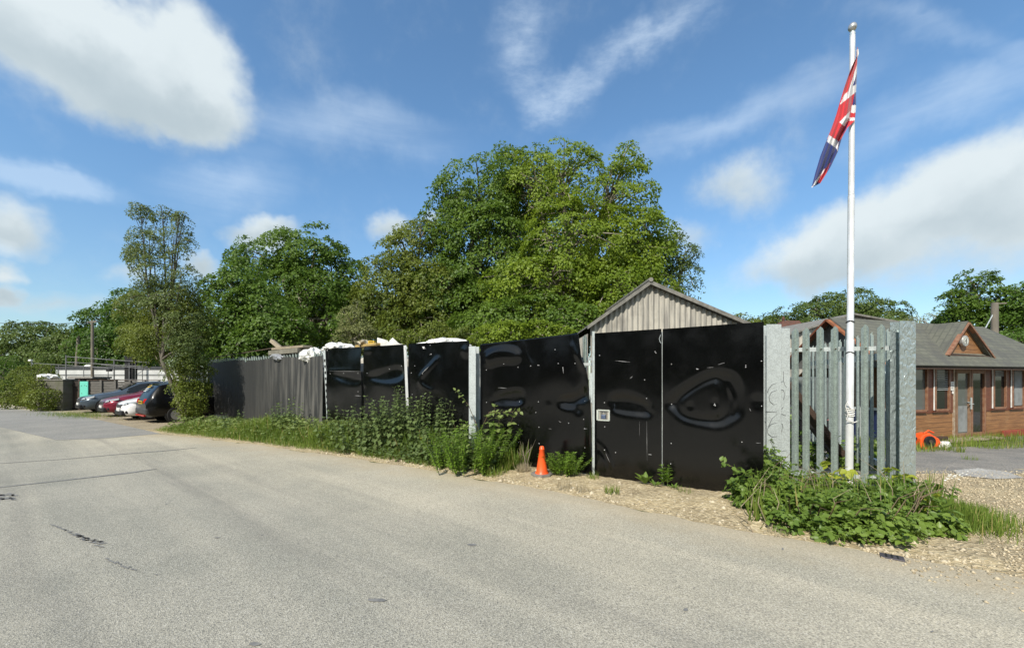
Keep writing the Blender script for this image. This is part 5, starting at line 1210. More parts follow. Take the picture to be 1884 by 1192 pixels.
    fx = prof[0][0]
    for side in (1, -1):
        mb = MB(); z0 = prof[2][2] - .02
        mb.grid([[(fx - .10 - k * .085, side * (.50 + k * .082), z0 + .04 + k * .024) for k in range(5)], [(fx - .04 - k * .095, side * (.54 + k * .075), z0 - .05 + k * .028) for k in range(5)]])
        hl = car_obj('headlight', mb, M_LAMP, solid=.05); mb = MB(); mb.lathe([(.05, 0), (.06, .02)], (0, 0, 0), 10); mb.v = [(fx - .16 + v[2], side * .62 + v[0], z0 + v[1]) for v in mb.v]; car_obj('lens', mb, M_DARK, hl)
        mb = MB(); mb.box((fx - .13, side * .60, .34), (.10, .20, .12)); car_obj('fog_lamp', mb, M_DARK, bevel=.03)
    mb = MB(); mb.box((fx - .04, 0, prof[1][2] - .03), (.09, .86, .17)); car_obj('grille', mb, M_TRIMD, bevel=.03)
    mb = MB(); mb.box((fx - .06, 0, .31), (.20, 1.15, .20)); car_obj('lower_grille', mb, M_DARK, bevel=.04)
    mb = MB(); mb.box((fx + .02, 0, .43), (.03, .52, .115)); car_obj('number_plate', mb, M_PLW)
    bx_ = prof[-1][0]
    mb = MB(); mb.box((bx_ + .06, 0, .46), (.16, 1.55, .24)); car_obj('rear_bumper', mb, M_TRIMD, bevel=.05)
    for side in (1, -1):
        mb = MB(); mb.grid([[(bx_ + .02 + k * .06, side * (.46 + k * .085), .93 + k * .006) for k in range(5)], [(bx_ - .015 + k * .06, side * (.46 + k * .09), .78) for k in range(5)]]); car_obj('tail_light', mb, M_TAIL, solid=.05)
    for side in (1, -1):
        mb = MB(); mb.box((xc - .22, side * .99, .98), (.14, .16, .11)); car_obj('wing_mirror', mb, colr, bevel=.03)
    if rear:
        mb = MB(); mb.box((bx_ - .015, .0, .80), (.03, .52, .115)); car_obj('number_plate', mb, M_PLY)
        mb = MB()
        for k in range(6): mb.box((bx_ - .032, -.2 + k * .08, .80), (.006, .045, .07))
        car_obj('plate_mark', mb, M_DARK)
        sg_ = MB()
        def rw(y0, y1, f0, f1, o=.03):
            p = lambda f, y: (-1.74 - f * .28 - .02 - o * .6, y, at(-1.74 - f * .28)[2] + .016 + o)
            return [p(f1, y0), p(f1, y1), p(f0, y1), p(f0, y0)]
        sg_.quad(*rw(.02, .42, .18, .42)); tx = car_obj('taxi_plaque', sg_, M_PLY, solid=.01)
        sm = MB()
        for k in range(4): sm.quad(*rw(.06 + k * .085, .12 + k * .085, .24, .36, .04))
        car_obj('plaque_mark', sm, M_DARK, tx)
        for f in (.52, .66, .80):
            lt = MB(); lt.quad(*rw(.05, .40, f, f + .06)); car_obj('white_decal', lt, M_PLW, solid=.006)
        mb = MB(); mb.box((bx_ - .01, 0, .30), (.06, 1.2, .05)); car_obj('red_reflector', mb, M_TAIL)
        mb = MB(); mb.box((-.2, -.935, .98), (2.6, .02, .025)); mb.box((-.2, .935, .98), (2.6, .02, .025)); car_obj('chrome_trim', mb, M_RIM)
        mb = MB()
        for s2 in (1, -1): mb.tube([(.1, s2 * .58, 1.55), (0, s2 * .58, 1.62), (-1.2, s2 * .58, 1.62), (-1.35, s2 * .58, 1.56)], .022, 6)
        car_obj('roof_rail', mb, M_GALV)
    return t
hd = (-.60, -.80)
make_car('dark blue grey car at the far end of the row, nose to the road', HATCH, paint('blue_grey_paint', (.065, .085, .105)), (-21.0, 20.0), hd, 1.04)
make_car('dark red car parked between the blue grey and white cars', HATCH, paint('dark_red_paint', (.20, .012, .030)), (-18.0, 18.1), hd, 1.02)
make_car('white car parked beside the black one with yellow signs', HATCH, paint('white_paint', (.78, .78, .77), 0), (-15.75, 16.55), hd, .98)
make_car('black car parked rear to the road with yellow plate and signs', SUV, paint('black_paint', (.003, .003, .0035), 0, .25), (-14.0, 15.55), hd, .97, True)

# ------------------------------------------------------------------ trees
LM = {'syc': leafmat('sycamore_leaf', (0.037, 0.080, 0.011), (0.097, 0.173, 0.020)), 'fresh': leafmat('fresh_green_leaf', (.054, .106, .013), (.140, .218, .027)), 'lime': leafmat('bright_lime_leaf', (.098, .162, .014), (.232, .306, .030), .4),
      'oliv': leafmat('olive_leaf', (0.070, 0.110, 0.016), (0.177, 0.209, 0.030)), 'birch': leafmat('birch_leaf', (.070, .110, .030), (.18, .225, .07), .35, .4),
      'mid': leafmat('mid_green_leaf', (0.048, 0.098, 0.012), (0.126, 0.204, 0.026)), 'far': leafmat('far_green_leaf', (0.055, 0.098, 0.020), (0.138, 0.186, 0.040)), 'pale': leafmat('grey_green_leaf', (0.111, 0.132, 0.043), (0.232, 0.248, 0.085), .3)}
M_BARK = mat('grey_bark', (.085, .075, .058), (.05, .045, .035), 6, .9, sx=(1, 1, .3), bump=.4, bscale=20); M_LIMB = mat('pale_limb_bark', (.30, .27, .21), (.20, .175, .13), 6, .9)
M_BIRCHB = mat('birch_bark', (.13, .115, .09), (.07, .06, .05), 6, .8, sx=(1, 1, .4))
CAM = np.array((0, 0, EYE))
def crown(lobes, leaf, cl, seed, per=40, spray=.55, dens=2.5, droop=.35, T=T_DIAMOND, inner=.28, back=.7):
    g = np.random.default_rng(seed); PP, NN, DD, SS_ = [], [], [], []; tips = []
    Ls = []
    for lo in lobes:
        px, py, rx, ry, d = lo[:5]; c = np.array(P(px, py, d)); r = np.array((rx * d / F, .5 * (rx + ry) * d / F * .9, ry * d / F)); Ls.append((c, r, lo[5] if len(lo) > 5 else 1.0))
    for li, (c, r, dm) in enumerate(Ls):
        area = 4 * math.pi * np.mean(r) ** 2; n = max(6, int(area * dens * dm / (spray / .55) ** 2)); o = rsphere(n, g)
        bump = 1 + .06 * np.sin(o[:, 0] * 5 + li) + .06 * np.sin(o[:, 2] * 7 + 2 * li) + .06 * np.sin(o[:, 1] * 6 + 3 * li)
        f = np.where(g.random(n) < inner, g.uniform(.45, .85, n), g.uniform(.84, 1.06, n)) * bump
        p = c + o * r * f[:, None]
        tc = unit(CAM - p); keep = ~(((o * tc).sum(1) < -.35) & (g.random(n) < back))
        for lj, (c2, r2, _) in enumerate(Ls):
            if lj != li: keep &= ~((np.linalg.norm((p - c2) / r2, axis=1) < .62) & (g.random(n) < .75))
        keep &= p[:, 2] > .15
        p, o = p[keep], o[keep]; n = len(p); tips.append((c, p, o))
        nrm = unit(o * .8 + np.array((0, 0, .6)) + g.normal(size=(n, 3)) * .25)
        for k in range(1):
            m = n * per; pi = np.repeat(p, per, 0); ni = np.repeat(nrm, per, 0); t1 = unit(np.cross(ni, g.normal(size=(m, 3)))); rr = spray * np.sqrt(g.random(m)) * np.repeat(g.uniform(.6, 1.25, n), per)
            q = pi + t1 * rr[:, None] + ni * (g.normal(size=m) * .10 * spray - droop * rr ** 2 / spray)[:, None]
            D = unit(t1 + np.array((0, 0, -.35)) + g.normal(size=(m, 3)) * .45); Nn = unit(ni + g.normal(size=(m, 3)) * .42)
            PP.append(q); NN.append(Nn); DD.append(D); SS_.append(leaf * g.uniform(.6, 1.25, m))
    V, FF = leaf_verts(np.concatenate(PP), np.concatenate(NN), np.concatenate(DD), np.concatenate(SS_), T)
    return V, FF, tips, Ls
def tree(name, label, cat, base, lobes, leaf, lm, seed, trunk=.3, per=40, spray=.55, dens=2.5, limb=M_LIMB, bark=M_BARK, group=None, lean=(0, 0), nb=10, **kw):
    V, FF, tips, Ls = crown(lobes, leaf * .64, None, seed, int(per * 2.4), spray, dens, **kw); g = np.random.default_rng(seed + 1)
    t = thing(name, label, cat, (base[0], base[1], float(gz(base[0], base[1]))), group); tri_obj('crown', V, FF, LM[lm], t)
    zs = [c[2] for c, _, _ in Ls]; fork = Vector((base[0] + lean[0], base[1] + lean[1], max(1.0, min(zs) - .2 if len(zs) > 1 else zs[0] * .55)))
    mb = MB(); b0 = Vector((base[0], base[1], -.3)); mid = b0.lerp(fork, .5) + Vector((.08, .05, 0)); mb.tube([b0, mid, fork], [trunk * 1.2, trunk, trunk * .85], 10); obj('trunk', mb, bark, t, smooth=True)
    mb = MB()
    for (c, p, o), (_, r, _) in zip(tips, Ls):
        c = Vector(c); top = c + Vector((0, 0, r[2] * .35)); m1 = fork.lerp(top, .5) + Vector(g.normal(size=3) * .15 * r[0]); mb.tube([fork, m1, top], [trunk * .6, trunk * .4, trunk * .12], 7)
        for k in g.permutation(len(p))[:nb]:
            e = Vector(p[k]); s = m1.lerp(top, float(g.uniform(.1, .9))); mm = s.lerp(e, .55) + Vector((0, 0, .12 * (e - s).length)); mb.tube([s, mm, e], [trunk * .16, trunk * .10, .012], 5)
    if mb.v: obj('limb', mb, limb, t, smooth=True)
    return t
# the big trees over the yard
tree('sycamore_tree', 'tall dark green sycamore forming the left shoulder of the biggest crown', 'tree', (Xat(880, 25), 25, 0), [(885, 365, 75, 80, 25), (850, 440, 80, 80, 25), (900, 470, 90, 90, 24.4), (830, 540, 95, 70, 24), (920, 570, 95, 60, 23.6), (960, 345, 70, 75, 26)], .25, 'fresh', 21, .42, spray=.62)
tree('sycamore_tree', 'biggest yellow green crown with bare pale limbs, directly left of the shed gable', 'tree', (Xat(1050, 23.5), 23.5, 0), [(1030, 345, 85, 82, 24, .52), (1130, 370, 75, 85, 23.5, .6), (970, 330, 60, 52, 24.5, .5), (1150, 305, 36, 34, 23.5, .6), (1060, 450, 110, 80, 22.6, .9), (1165, 455, 75, 80, 23), (1000, 540, 110, 75, 22), (1130, 550, 105, 65, 21.6), (1190, 540, 60, 60, 22), (1205, 440, 40, 45, 23, .7)], .25, 'lime', 33, .40, spray=.60, nb=34)
tree('sycamore_tree', 'dark leaved undergrowth tree below the biggest crown, above the widest torn panel', 'tree', (Xat(1000, 21), 21, 0), [(985, 590, 95, 50, 20.5), (900, 600, 75, 42, 20.5), (1060, 595, 60, 45, 20)], .24, 'fresh', 35, .2, spray=.6)
tree('maple_tree', 'olive green rounded tree between the two biggest dark crowns', 'tree', (Xat(760, 24), 24, 0), [(745, 475, 55, 58, 24), (720, 535, 70, 60, 23.6), (790, 540, 70, 70, 23.4), (700, 580, 55, 45, 23), (770, 600, 80, 45, 22.6), (775, 435, 38, 34, 24.2, .7)], .22, 'oliv', 41, .3)
tree('willow_tree', 'thin grey green willow rising behind the right slope of the shed roof', 'tree', (Xat(1248, 24), 24, 0), [(1240, 470, 36, 42, 24, .8), (1262, 500, 32, 34, 24, .75), (1225, 520, 40, 40, 24, .9), (1262, 460, 24, 16, 24, .7), (1205, 480, 36, 44, 24.4, .9)], .18, 'far', 43, .13, per=30, spray=.5, nb=8)
tree('sycamore_tree', 'broad domed dark green tree above the grey sheeting', 'tree', (Xat(560, 25), 25, 0), [(510, 480, 70, 58, 25.5), (580, 475, 65, 52, 25), (630, 520, 55, 55, 25), (560, 550, 90, 60, 24), (480, 540, 75, 65, 24.6), (650, 570, 40, 45, 24.5), (600, 600, 60, 40, 23.6)], .25, 'mid', 51, .4, spray=.62)
tree('sycamore_tree', 'lighter green leafy tree at the left of the dome, touching the birch', 'tree', (Xat(450, 20.5), 20.5, 0), [(440, 540, 55, 50, 21), (480, 580, 75, 55, 20.5), (420, 600, 60, 50, 20), (510, 610, 60, 42, 19.6), (450, 640, 80, 35, 19.4), (395, 650, 40, 34, 19.4), (530, 640, 50, 26, 19.4)], .24, 'mid', 53, .28)
tree('willow_bush', 'pale olive bush standing just above the white boards', 'bush', (Xat(655, 15.5), 15.5, 0), [(650, 590, 25, 34, 16), (665, 615, 30, 26, 15.6), (640, 620, 20, 24, 15.6)], .11, 'pale', 57, .08, per=30, spray=.32, dens=3.5, inner=.3)
tree('elder_bush', 'low light green bush along the fence top left of the grey post', 'bush', (Xat(780, 15), 15, 0), [(740, 622, 36, 20, 15.5), (800, 618, 46, 20, 15), (860, 622, 30, 20, 14.6)], .14, 'oliv', 58, .08, spray=.35, dens=3)
tree('elder_bush', 'bright yellow green bush just above the torn black panel beside the shed', 'bush', (Xat(970, 12.5), 12.5, 0), [(940, 608, 40, 16, 12.5), (990, 604, 34, 14, 12.5), (900, 612, 30, 14, 12.8), (1030, 612, 30, 16, 12.6)], .15, 'lime', 59, .08, spray=.32, dens=3)
tree('sycamore_tree', 'dark tree filling the gap low between the dome and the olive tree', 'tree', (Xat(640, 30), 30, 0), [(600, 590, 90, 60, 31), (690, 600, 80, 55, 30), (520, 610, 90, 45, 31), (430, 620, 80, 50, 31)], .30, 'syc', 91, .3, per=50, spray=.7)
tree('sycamore_tree', 'dark tree standing behind the biggest crown, seen only through its gaps', 'tree', (Xat(960, 31), 31, 0), [(860, 560, 110, 80, 31), (980, 470, 110, 110, 31), (1080, 560, 100, 80, 30), (760, 600, 70, 45, 30)], .30, 'syc', 93, .3, per=50, spray=.7)
# left side
bt = tree('birch_tree', 'tall thin leaning birch with an open crown beside the grey sheeting', 'tree', (Xat(343, 14.2), 14.2, 0), [(258, 388, 20, 20, 14.4, .9), (300, 395, 22, 16, 14.2, .7), (330, 400, 12, 14, 14.2, .7), (275, 450, 38, 38, 14.3, .7), (320, 445, 32, 30, 14.0, .5), (285, 500, 42, 34, 14.2, .7), (335, 510, 30, 34, 14.0, .4), (250, 470, 18, 30, 14.4, .6), (335, 420, 14, 30, 14.2, .5), (310, 550, 40, 34, 14.2, .55), (335, 595, 34, 44, 14.0, .7), (345, 650, 30, 40, 13.9, .9), (270, 540, 30, 30, 14.3, .7)], .085, 'birch', 61, .07, per=24, spray=.21, dens=2.7, droop=.55, nb=4, limb=M_BIRCHB, bark=M_BIRCHB, lean=(-.85, 0), inner=.45)
tree('hawthorn_tree', 'olive leaved bushy tree wrapped round the birch trunk behind the black car', 'tree', (Xat(338, 14.8), 14.8, 0), [(270, 570, 45, 40, 15.6), (320, 570, 48, 44, 15.2), (355, 600, 34, 50, 14.6), (300, 622, 60, 40, 14.8), (350, 680, 36, 44, 14.2), (352, 730, 24, 34, 13.9, 1.2), (262, 620, 36, 36, 15.4), (345, 545, 24, 24, 14.5)], .095, 'oliv', 63, .07, per=30, spray=.28, dens=4.4, nb=8)
tree('sycamore_tree', 'dark green tree behind the tall slim wooden pole', 'tree', (Xat(215, 33), 33, 0), [(200, 590, 42, 34, 34), (235, 580, 40, 44, 33), (210, 640, 55, 44, 32), (260, 640, 50, 50, 32), (170, 650, 40, 36, 33)], .30, 'syc', 65, .35, per=50, spray=.8, dens=2.4)
FT = 'round trees beyond the yard at far left'
tree('lime_tree', 'leftmost tall rounded light green tree on the far left skyline', 'tree', (Xat(60, 46), 46, 0), [(50, 625, 44, 34, 46), (85, 620, 30, 26, 46), (30, 665, 44, 36, 45), (80, 665, 46, 36, 45)], .36, 'far', 67, .4, per=50, spray=.9, dens=2.6, group=FT)
tree('lime_tree', 'smaller rounded tree beside the short leaning pole on the far left', 'tree', (Xat(125, 44), 44, 0), [(122, 635, 34, 34, 44), (150, 640, 26, 36, 43), (115, 675, 44, 30, 43), (95, 650, 24, 30, 44)], .36, 'far', 69, .4, per=50, spray=.9, dens=2.6, group=FT)
HB = 'hedge shrubs at the left road edge'
tree('hedge_shrub', 'dark hedge shrub nearest the left picture edge', 'shrub', (Xat(10, 27), 27, 0), [(8, 690, 34, 40, 27), (-40, 690, 50, 50, 27.5), (-110, 670, 70, 70, 28)], .17, 'mid', 71, .1, spray=.5, dens=2.4, group=HB)
tree('hedge_shrub', 'bright hedge shrub growing against the mossy block wall', 'shrub', (Xat(62, 23.5), 23.5, 0), [(60, 700, 36, 30, 23.5), (40, 725, 38, 26, 23), (85, 730, 26, 20, 21.2), (70, 712, 22, 20, 21.4)], .13, 'oliv', 73, .1, spray=.4, dens=3, group=HB)
# right side
tree('oak_tree', 'wide dark dome shaped tree on the skyline behind the flagpole', 'tree', (Xat(1560, 48), 48, 0), [(1500, 580, 56, 34, 48), (1560, 568, 60, 34, 48), (1620, 580, 50, 30, 48), (1560, 610, 100, 36, 47), (1440, 600, 40, 24, 50), (1420, 590, 20, 12, 52)], .36, 'far', 75, .5, per=50, spray=1.0, dens=2.4)
tree('hedge_bush', 'small round bush on the skyline directly right of the shed roof end', 'bush', (Xat(1362, 50), 50, 0), [(1362, 588, 18, 11, 50), (1385, 596, 26, 10, 50)], .36, 'oliv', 77, .2, spray=.9, dens=2.4)
tree('sycamore_tree', 'tall loose green tree with spreading left branches behind the hut', 'tree', (Xat(1800, 23), 23, 0), [(1790, 525, 34, 26, 23, .7), (1760, 555, 34, 20, 23, .55), (1815, 560, 48, 36, 23, .9), (1780, 600, 50, 36, 23.4), (1835, 610, 50, 44, 22.6), (1748, 566, 22, 12, 23, .5), (1745, 600, 26, 22, 24, .6)], .21, 'mid', 79, .22, spray=.5, nb=10)
tree('sycamore_tree', 'dense dark tree at the right picture edge behind the thick pole', 'tree', (Xat(1890, 22), 22, 0), [(1885, 550, 40, 34, 22), (1890, 600, 54, 50, 21.5), (1870, 640, 50, 34, 20.5), (1940, 580, 60, 60, 22)], .21, 'syc', 81, .25, spray=.5)
tree('young_ash', 'thin feathery young tree just above the hut ridge', 'tree', (Xat(1712, 26), 26, 0), [(1700, 588, 26, 12, 26, .35), (1730, 582, 20, 12, 26, .35), (1680, 592, 18, 8, 26, .4)], .15, 'pale', 83, .07, per=14, spray=.42, nb=8)
# ------------------------------------------------------------------ wayside plants
PM = {'nettle': leafmat('nettle_leaf', (0.072, 0.116, 0.035), (0.167, 0.217, 0.075), .25, .5), 'bramble': leafmat('bramble_leaf', (0.072, 0.131, 0.020), (0.181, 0.261, 0.046), .3, .42), 'grass': leafmat('grass_blade', (0.087, 0.152, 0.020), (0.239, 0.312, 0.058), .35, .5, (.93, (0.435, 0.362, 0.145))),
      'cleaver': leafmat('cleavers_leaf', (0.087, 0.167, 0.017), (0.189, 0.297, 0.036), .35), 'dock': leafmat('dock_leaf', (0.109, 0.181, 0.029), (0.181, 0.268, 0.046), .35), 'elder': leafmat('elder_leaf', (0.109, 0.167, 0.041), (0.217, 0.268, 0.080), .3), 'dry': leafmat('dry_weed', (0.275, 0.239, 0.160), (0.406, 0.348, 0.232), .2), 'lemon': leafmat('yellow_green_leaf', (0.246, 0.304, 0.029), (0.406, 0.420, 0.051), .4), 'sage': leafmat('grey_green_weed', (0.174, 0.225, 0.123), (0.290, 0.334, 0.203), .25)}
M_STEM = mat('green_stem', (.10, .13, .05), (.075, .10, .04), 8, .7); M_CANE = mat('reddish_cane', (.16, .10, .06), (.10, .09, .045), 8, .7)
M_YFL = mat('yellow_petal', (.75, .62, .04), None, 5, .6); M_WFL = mat('white_petal', (.75, .75, .68), None, 5, .6)
def plant(name, label, cat, base, stems, leaves, lm, group=None, smat=None, T=T_OVATE, extra=None):
    t = thing(name, label, cat, base, group)
    if stems:
        mb = MB(); [mb.tube(p, r, 5) for p, r in stems]; obj('stem', mb, smat or M_STEM, t, smooth=True)
    L = [np.array(x, float) for x in leaves]; V, FF = leaf_verts(*L, T); tri_obj('foliage', V, FF, PM[lm], t); return t
def upright(base, n, h, rad, leaf, seed, gap=.065, taper=.55, droop=.35, per=2, T=None, lean=.06):
    """tall stems with pairs of leaves"""
    g = np.random.default_rng(seed); st, Pp, N, D, S = [], [], [], [], []
    for k in range(n):
        a, r = g.uniform(0, 6.283), rad * math.sqrt(g.random()); b = np.array((base[0] + r * math.cos(a) * 1.5, base[1] + r * math.sin(a), base[2])); hh = h * g.uniform(.80, 1.0) * (1 - .22 * r / rad)
        ln = np.array((math.cos(a) * r / rad, math.sin(a) * r / rad, 0)) * lean * 3 + g.normal(size=3) * lean * np.array((1, 1, 0)); tip = b + np.array((0, 0, hh)) + ln * hh
        m_ = (b + tip) / 2 + ln * -.12 * hh; st.append(([b, m_, tip], [.006, .005, .002]))
        nn = int(hh / gap); 
        for i in range(2, nn + 1):
            u = i / nn; p = b * (1 - u) ** 2 + 2 * m_ * u * (1 - u) + tip * u * u; th = i * 1.57 + g.uniform(-.3, .3); sz = leaf * (1 - taper * u ** 2.2) * g.uniform(.75, 1.15) * (1 if u > .12 else .6)
            for j in range(per):
                q = th + j * 2 * math.pi / per; o = np.array((math.cos(q), math.sin(q), 0)); dd = o + np.array((0, 0, .15 - droop * 2.6 * (1 - .75 * u ** 2) + g.normal() * .22 + (.7 if u > .95 else 0)))
                Pp.append(p); D.append(dd); N.append(np.array((0, 0, 1)) + o * .5 + g.normal(size=3) * .25); S.append(sz)
    return st, (Pp, N, D, S)
def mound(blobs, n, leaf, seed, trif=True, up=.7, shell=.6):
    """leaves through low rounded heaps; blobs are (px, py on the ground, radius m, height m)"""
    g = np.random.default_rng(seed); Pp, N, D, S = [], [], [], []; w_ = np.array([b[2] ** 2 * b[3] ** .5 for b in blobs]); w_ = w_ / w_.sum()
    for b, c in zip(blobs, (n * w_).astype(int)):
        o0 = G(b[0], b[1]); c0 = np.array((o0.x, o0.y, o0.z)); o = rsphere(c, g); o[:, 2] = np.abs(o[:, 2]); f = np.where(g.random(c) < shell, g.uniform(.8, 1.08, c), g.uniform(.3, .85, c)) * (1 + .16 * np.sin(o[:, 0] * 8 + b[0]) + .12 * np.sin(o[:, 1] * 9 + b[1]))
        p = c0 + o * np.array((b[2], b[2] * .8, b[3] * .96)) * f[:, None] + np.array((0, 0, .02)); nn = unit(o * .6 + np.array((0, 0, up)) + g.normal(size=(c, 3)) * .4)
        th = g.uniform(0, 6.283, c); t1 = unit(np.cross(nn, np.stack([np.cos(th), np.sin(th), .2 * np.ones(c)], 1))); t2 = np.cross(nn, t1); sz = leaf * (.45 + 1.0 * g.random(c) ** 1.6)
        for a in ((-1.15, 0, 1.15) if trif else (0,)):
            dd = t1 * math.cos(a) + t2 * math.sin(a) - np.array((0, 0, .25)); Pp.append(p + dd * .12 * sz[:, None]); N.append(nn + g.normal(size=(c, 3)) * .25); D.append(dd); S.append(sz * (1.1 if a == 0 else .9))
    return [np.concatenate(x) for x in (Pp, N, D, S)]
NG = 'nettle clumps along the fence'
for px, py, n, h, rad, lf, sd2, lab in ((700, 836, 26, 1.32, .26, .115, 1, 'nettle clump with a pointed pair of tips, left of the tallest nettles'), (737, 840, 26, 1.52, .24, .12, 2, 'tallest nettle clump rising before the torn corner panel'), (790, 846, 24, 1.34, .24, .115, 3, 'nettle clump right of the slim white strip'),
                                      (640, 826, 22, .98, .42, .12, 4, 'shorter nettle clump below the leftmost black panel'), (672, 838, 18, .95, .40, .12, 9, 'low spreading nettle clump between the short and the two tipped nettles'), (525, 806, 14, 1.15, .3, .12, 5, 'lone dark nettle clump before the middle of the grey sheeting'), (812, 856, 12, .85, .26, .11, 6, 'low dark nettle clump left of the bright green cleavers'), (455, 800, 12, .8, .4, .11, 7, 'thin nettle clump near the left half of the grey sheeting')):
    b = G(px, py); st, lv = upright((b.x, b.y + .1, .0), int(n * .95), h * 1.08, rad * 1.1, lf * 1.08, sd2, .07); plant('nettle_clump', lab, 'nettles', b, st, lv, 'nettle', NG)
# bright feathery green mass below the post, with an elder sprig above
b = G(862, 872); st, lv = upright((b.x, b.y + .15, 0), 60, .95, .42, .075, 11, .035, .3, .1, 4, lean=.16); plant('cleavers_plant', 'bright green feathery cleavers heaped round the foot of the grey post', 'weed', b, st, lv, 'cleaver', T=T_LANCE)
b = G(893, 868); st, lv = upright((b.x - .02, b.y + .35, 0), 9, 1.22, .22, .15, 12, .10, .3, .3, 3, lean=.12)
g = np.random.default_rng(5); q0 = P(900, 758, b.y + .3); q1_ = P(957, 757, b.y + .1); st.append(([P(885, 790, b.y + .4), q0, q1_], [.008, .006, .003]))
for i in range(15): u = i / 14; p = np.array(q0.lerp(q1_, u)); lv[0].append(p); lv[1].append(np.array((0, -.4, 1)) + g.normal(size=3) * .3); lv[2].append(np.array((.5, -.3, -.3 + (i % 2))) + g.normal(size=3) * .3); lv[3].append(.085)
q0 = P(862, 745, b.y + .45); q1_ = P(838, 718, b.y + .3); st.append(([P(880, 790, b.y + .4), q0, q1_], [.008, .006, .003]))
for i in range(12): u = i / 11; p = np.array(q0.lerp(q1_, u ** .5)); lv[0].append(p); lv[1].append(np.array((0, -.4, 1)) + g.normal(size=3) * .4); lv[2].append(g.normal(size=3)); lv[3].append(.07)
plant('elder_sapling', 'broad leaved sapling with a sprig reaching right across the crumpled panel', 'sapling', b, st, lv, 'elder', smat=M_CANE)
# bramble and docks round the palisade foot
lv = mound([(1365, 925, .20, .32), (1400, 940, .36, .46), (1385, 905, .22, .62), (1440, 950, .40, .44), (1415, 900, .30, .58), (1350, 900, .12, .5)], 2600, .058, 21)
b = G(1400, 935); g = np.random.default_rng(3); st = []
for k in range(8):
    a = g.uniform(-1.3, 1.3); p0 = Vector((b.x + .3 * math.cos(a), b.y + .3 * math.sin(a), 0)); p2 = p0 + Vector((.5 * math.cos(a), .4 * math.sin(a), g.uniform(.3, .65))); st.append(([p0, (p0 + p2) / 2 + Vector((0, 0, .2)), p2], [.006, .005, .002]))
q0, q1_ = P(1372, 870, 5.15), P(1326, 848, 5.05); st.append(([P(1395, 900, 5.2), q0, q1_], [.006, .005, .002])); lv = [list(x) for x in lv]
for i in range(16): u = i / 15; p = np.array(q0.lerp(q1_, u)); lv[0].append(p); lv[1].append(np.array((0, -.5, 1)) + g.normal(size=3) * .3); lv[2].append(np.array((-.3, -.2, .6 if i % 2 else -.5)) + g.normal(size=3) * .4); lv[3].append(.075)
plant('bramble_bush', 'bramble bush overlapping the right end of the black gate', 'bramble', b, st, lv, 'bramble', 'brambles round the palisade foot', M_CANE)
lv = mound([(1500, 968, .42, .36), (1560, 975, .42, .38), (1530, 945, .40, .42), (1610, 990, .38, .32), (1540, 990, .30, .26), (1450, 975, .28, .26), (1480, 925, .36, .44), (1600, 950, .42, .36)], 3400, .054, 22)
b = G(1550, 965); st = []
for k in range(26):
    a = g.uniform(0, 6.28); p0 = Vector((b.x + .6 * math.cos(a), b.y + .4 * math.sin(a), 0)); p2 = p0 + Vector((.5 * math.cos(a + 1), .3 * math.sin(a + 1), g.uniform(.25, .6))); st.append(([p0, (p0 + p2) / 2 + Vector((0, 0, .15)), p2], [.006, .005, .002]))
plant('bramble_bush', 'bramble bush spreading over the ground before the flagpole foot', 'bramble', b, st, lv, 'bramble', 'brambles round the palisade foot', M_CANE)
lv = mound([(1650, 960, .40, .36), (1640, 930, .36, .40), (1690, 975, .40, .28), (1700, 940, .36, .34)], 1500, .062, 23); plant('bramble_bush', 'bramble bush round the foot of the broad hammered post', 'bramble', G(1660, 960), [], lv, 'bramble', 'brambles round the palisade foot')
for px, py, n, sd2, lab in ((1535, 905, 70, 1, 'yellow green leafy plant at the foot of the middle pales'), (1650, 915, 46, 2, 'yellow leaved plant against the broad hammered post'), (1700, 950, 30, 3, 'small yellow leaved plant right of the broad hammered post')):
    b = G(px, py); lv = mound([(px, py + 16, .16, .50 if sd2 < 3 else .4)], n, .095, 60 + sd2); plant('young_maple', lab, 'seedling', b, [([(b.x, b.y, 0), (b.x + .02, b.y - .1, .38)], [.006, .003])], lv, 'lemon', 'yellow green seedlings by the palisade')
g = np.random.default_rng(44); n = 750; px_ = g.uniform(1375, 1735, n); py_ = 975 - 45 * g.random(n) ** .6 + (px_ - 1500) * .035; pts = np.array([tuple(G(a, b)) for a, b in zip(px_, py_)])
th = g.uniform(0, 6.28, n); o = np.stack([np.cos(th), np.sin(th), np.zeros(n)], 1); V, FF = leaf_verts(pts, -o + g.normal(size=(n, 3)) * .2, o * g.uniform(.1, .8, n)[:, None] + np.array((0, 0, 1)), g.uniform(.15, .55, n), T_BLADE); o_ = tri_obj('bramble_grass', V, FF, PM['grass']); props(o_, 'grass blades growing up through the brambles', 'grass', None, 'stuff')
b = G(1580, 960); st = []
for k in range(26):
    q = G(g.uniform(1370, 1720), g.uniform(940, 985)); st.append(([q, q + Vector((g.uniform(-.12, .12), g.uniform(-.06, .06), g.uniform(.25, .42))), q + Vector((g.uniform(-.3, .3), g.uniform(-.12, .12), g.uniform(.42, .66)))], [.005, .004, .0015]))
t_ = thing('dead_stalk', 'dry pale dead stalks standing up through the brambles', 'dead weed', b); mb = MB(); [mb.tube(p, r, 5) for p, r in st]; obj('stalk', mb, mat('dead_stalk_straw', (.36, .30, .20), (.24, .19, .13), 8, .8), t_)['kind'] = 'stuff'
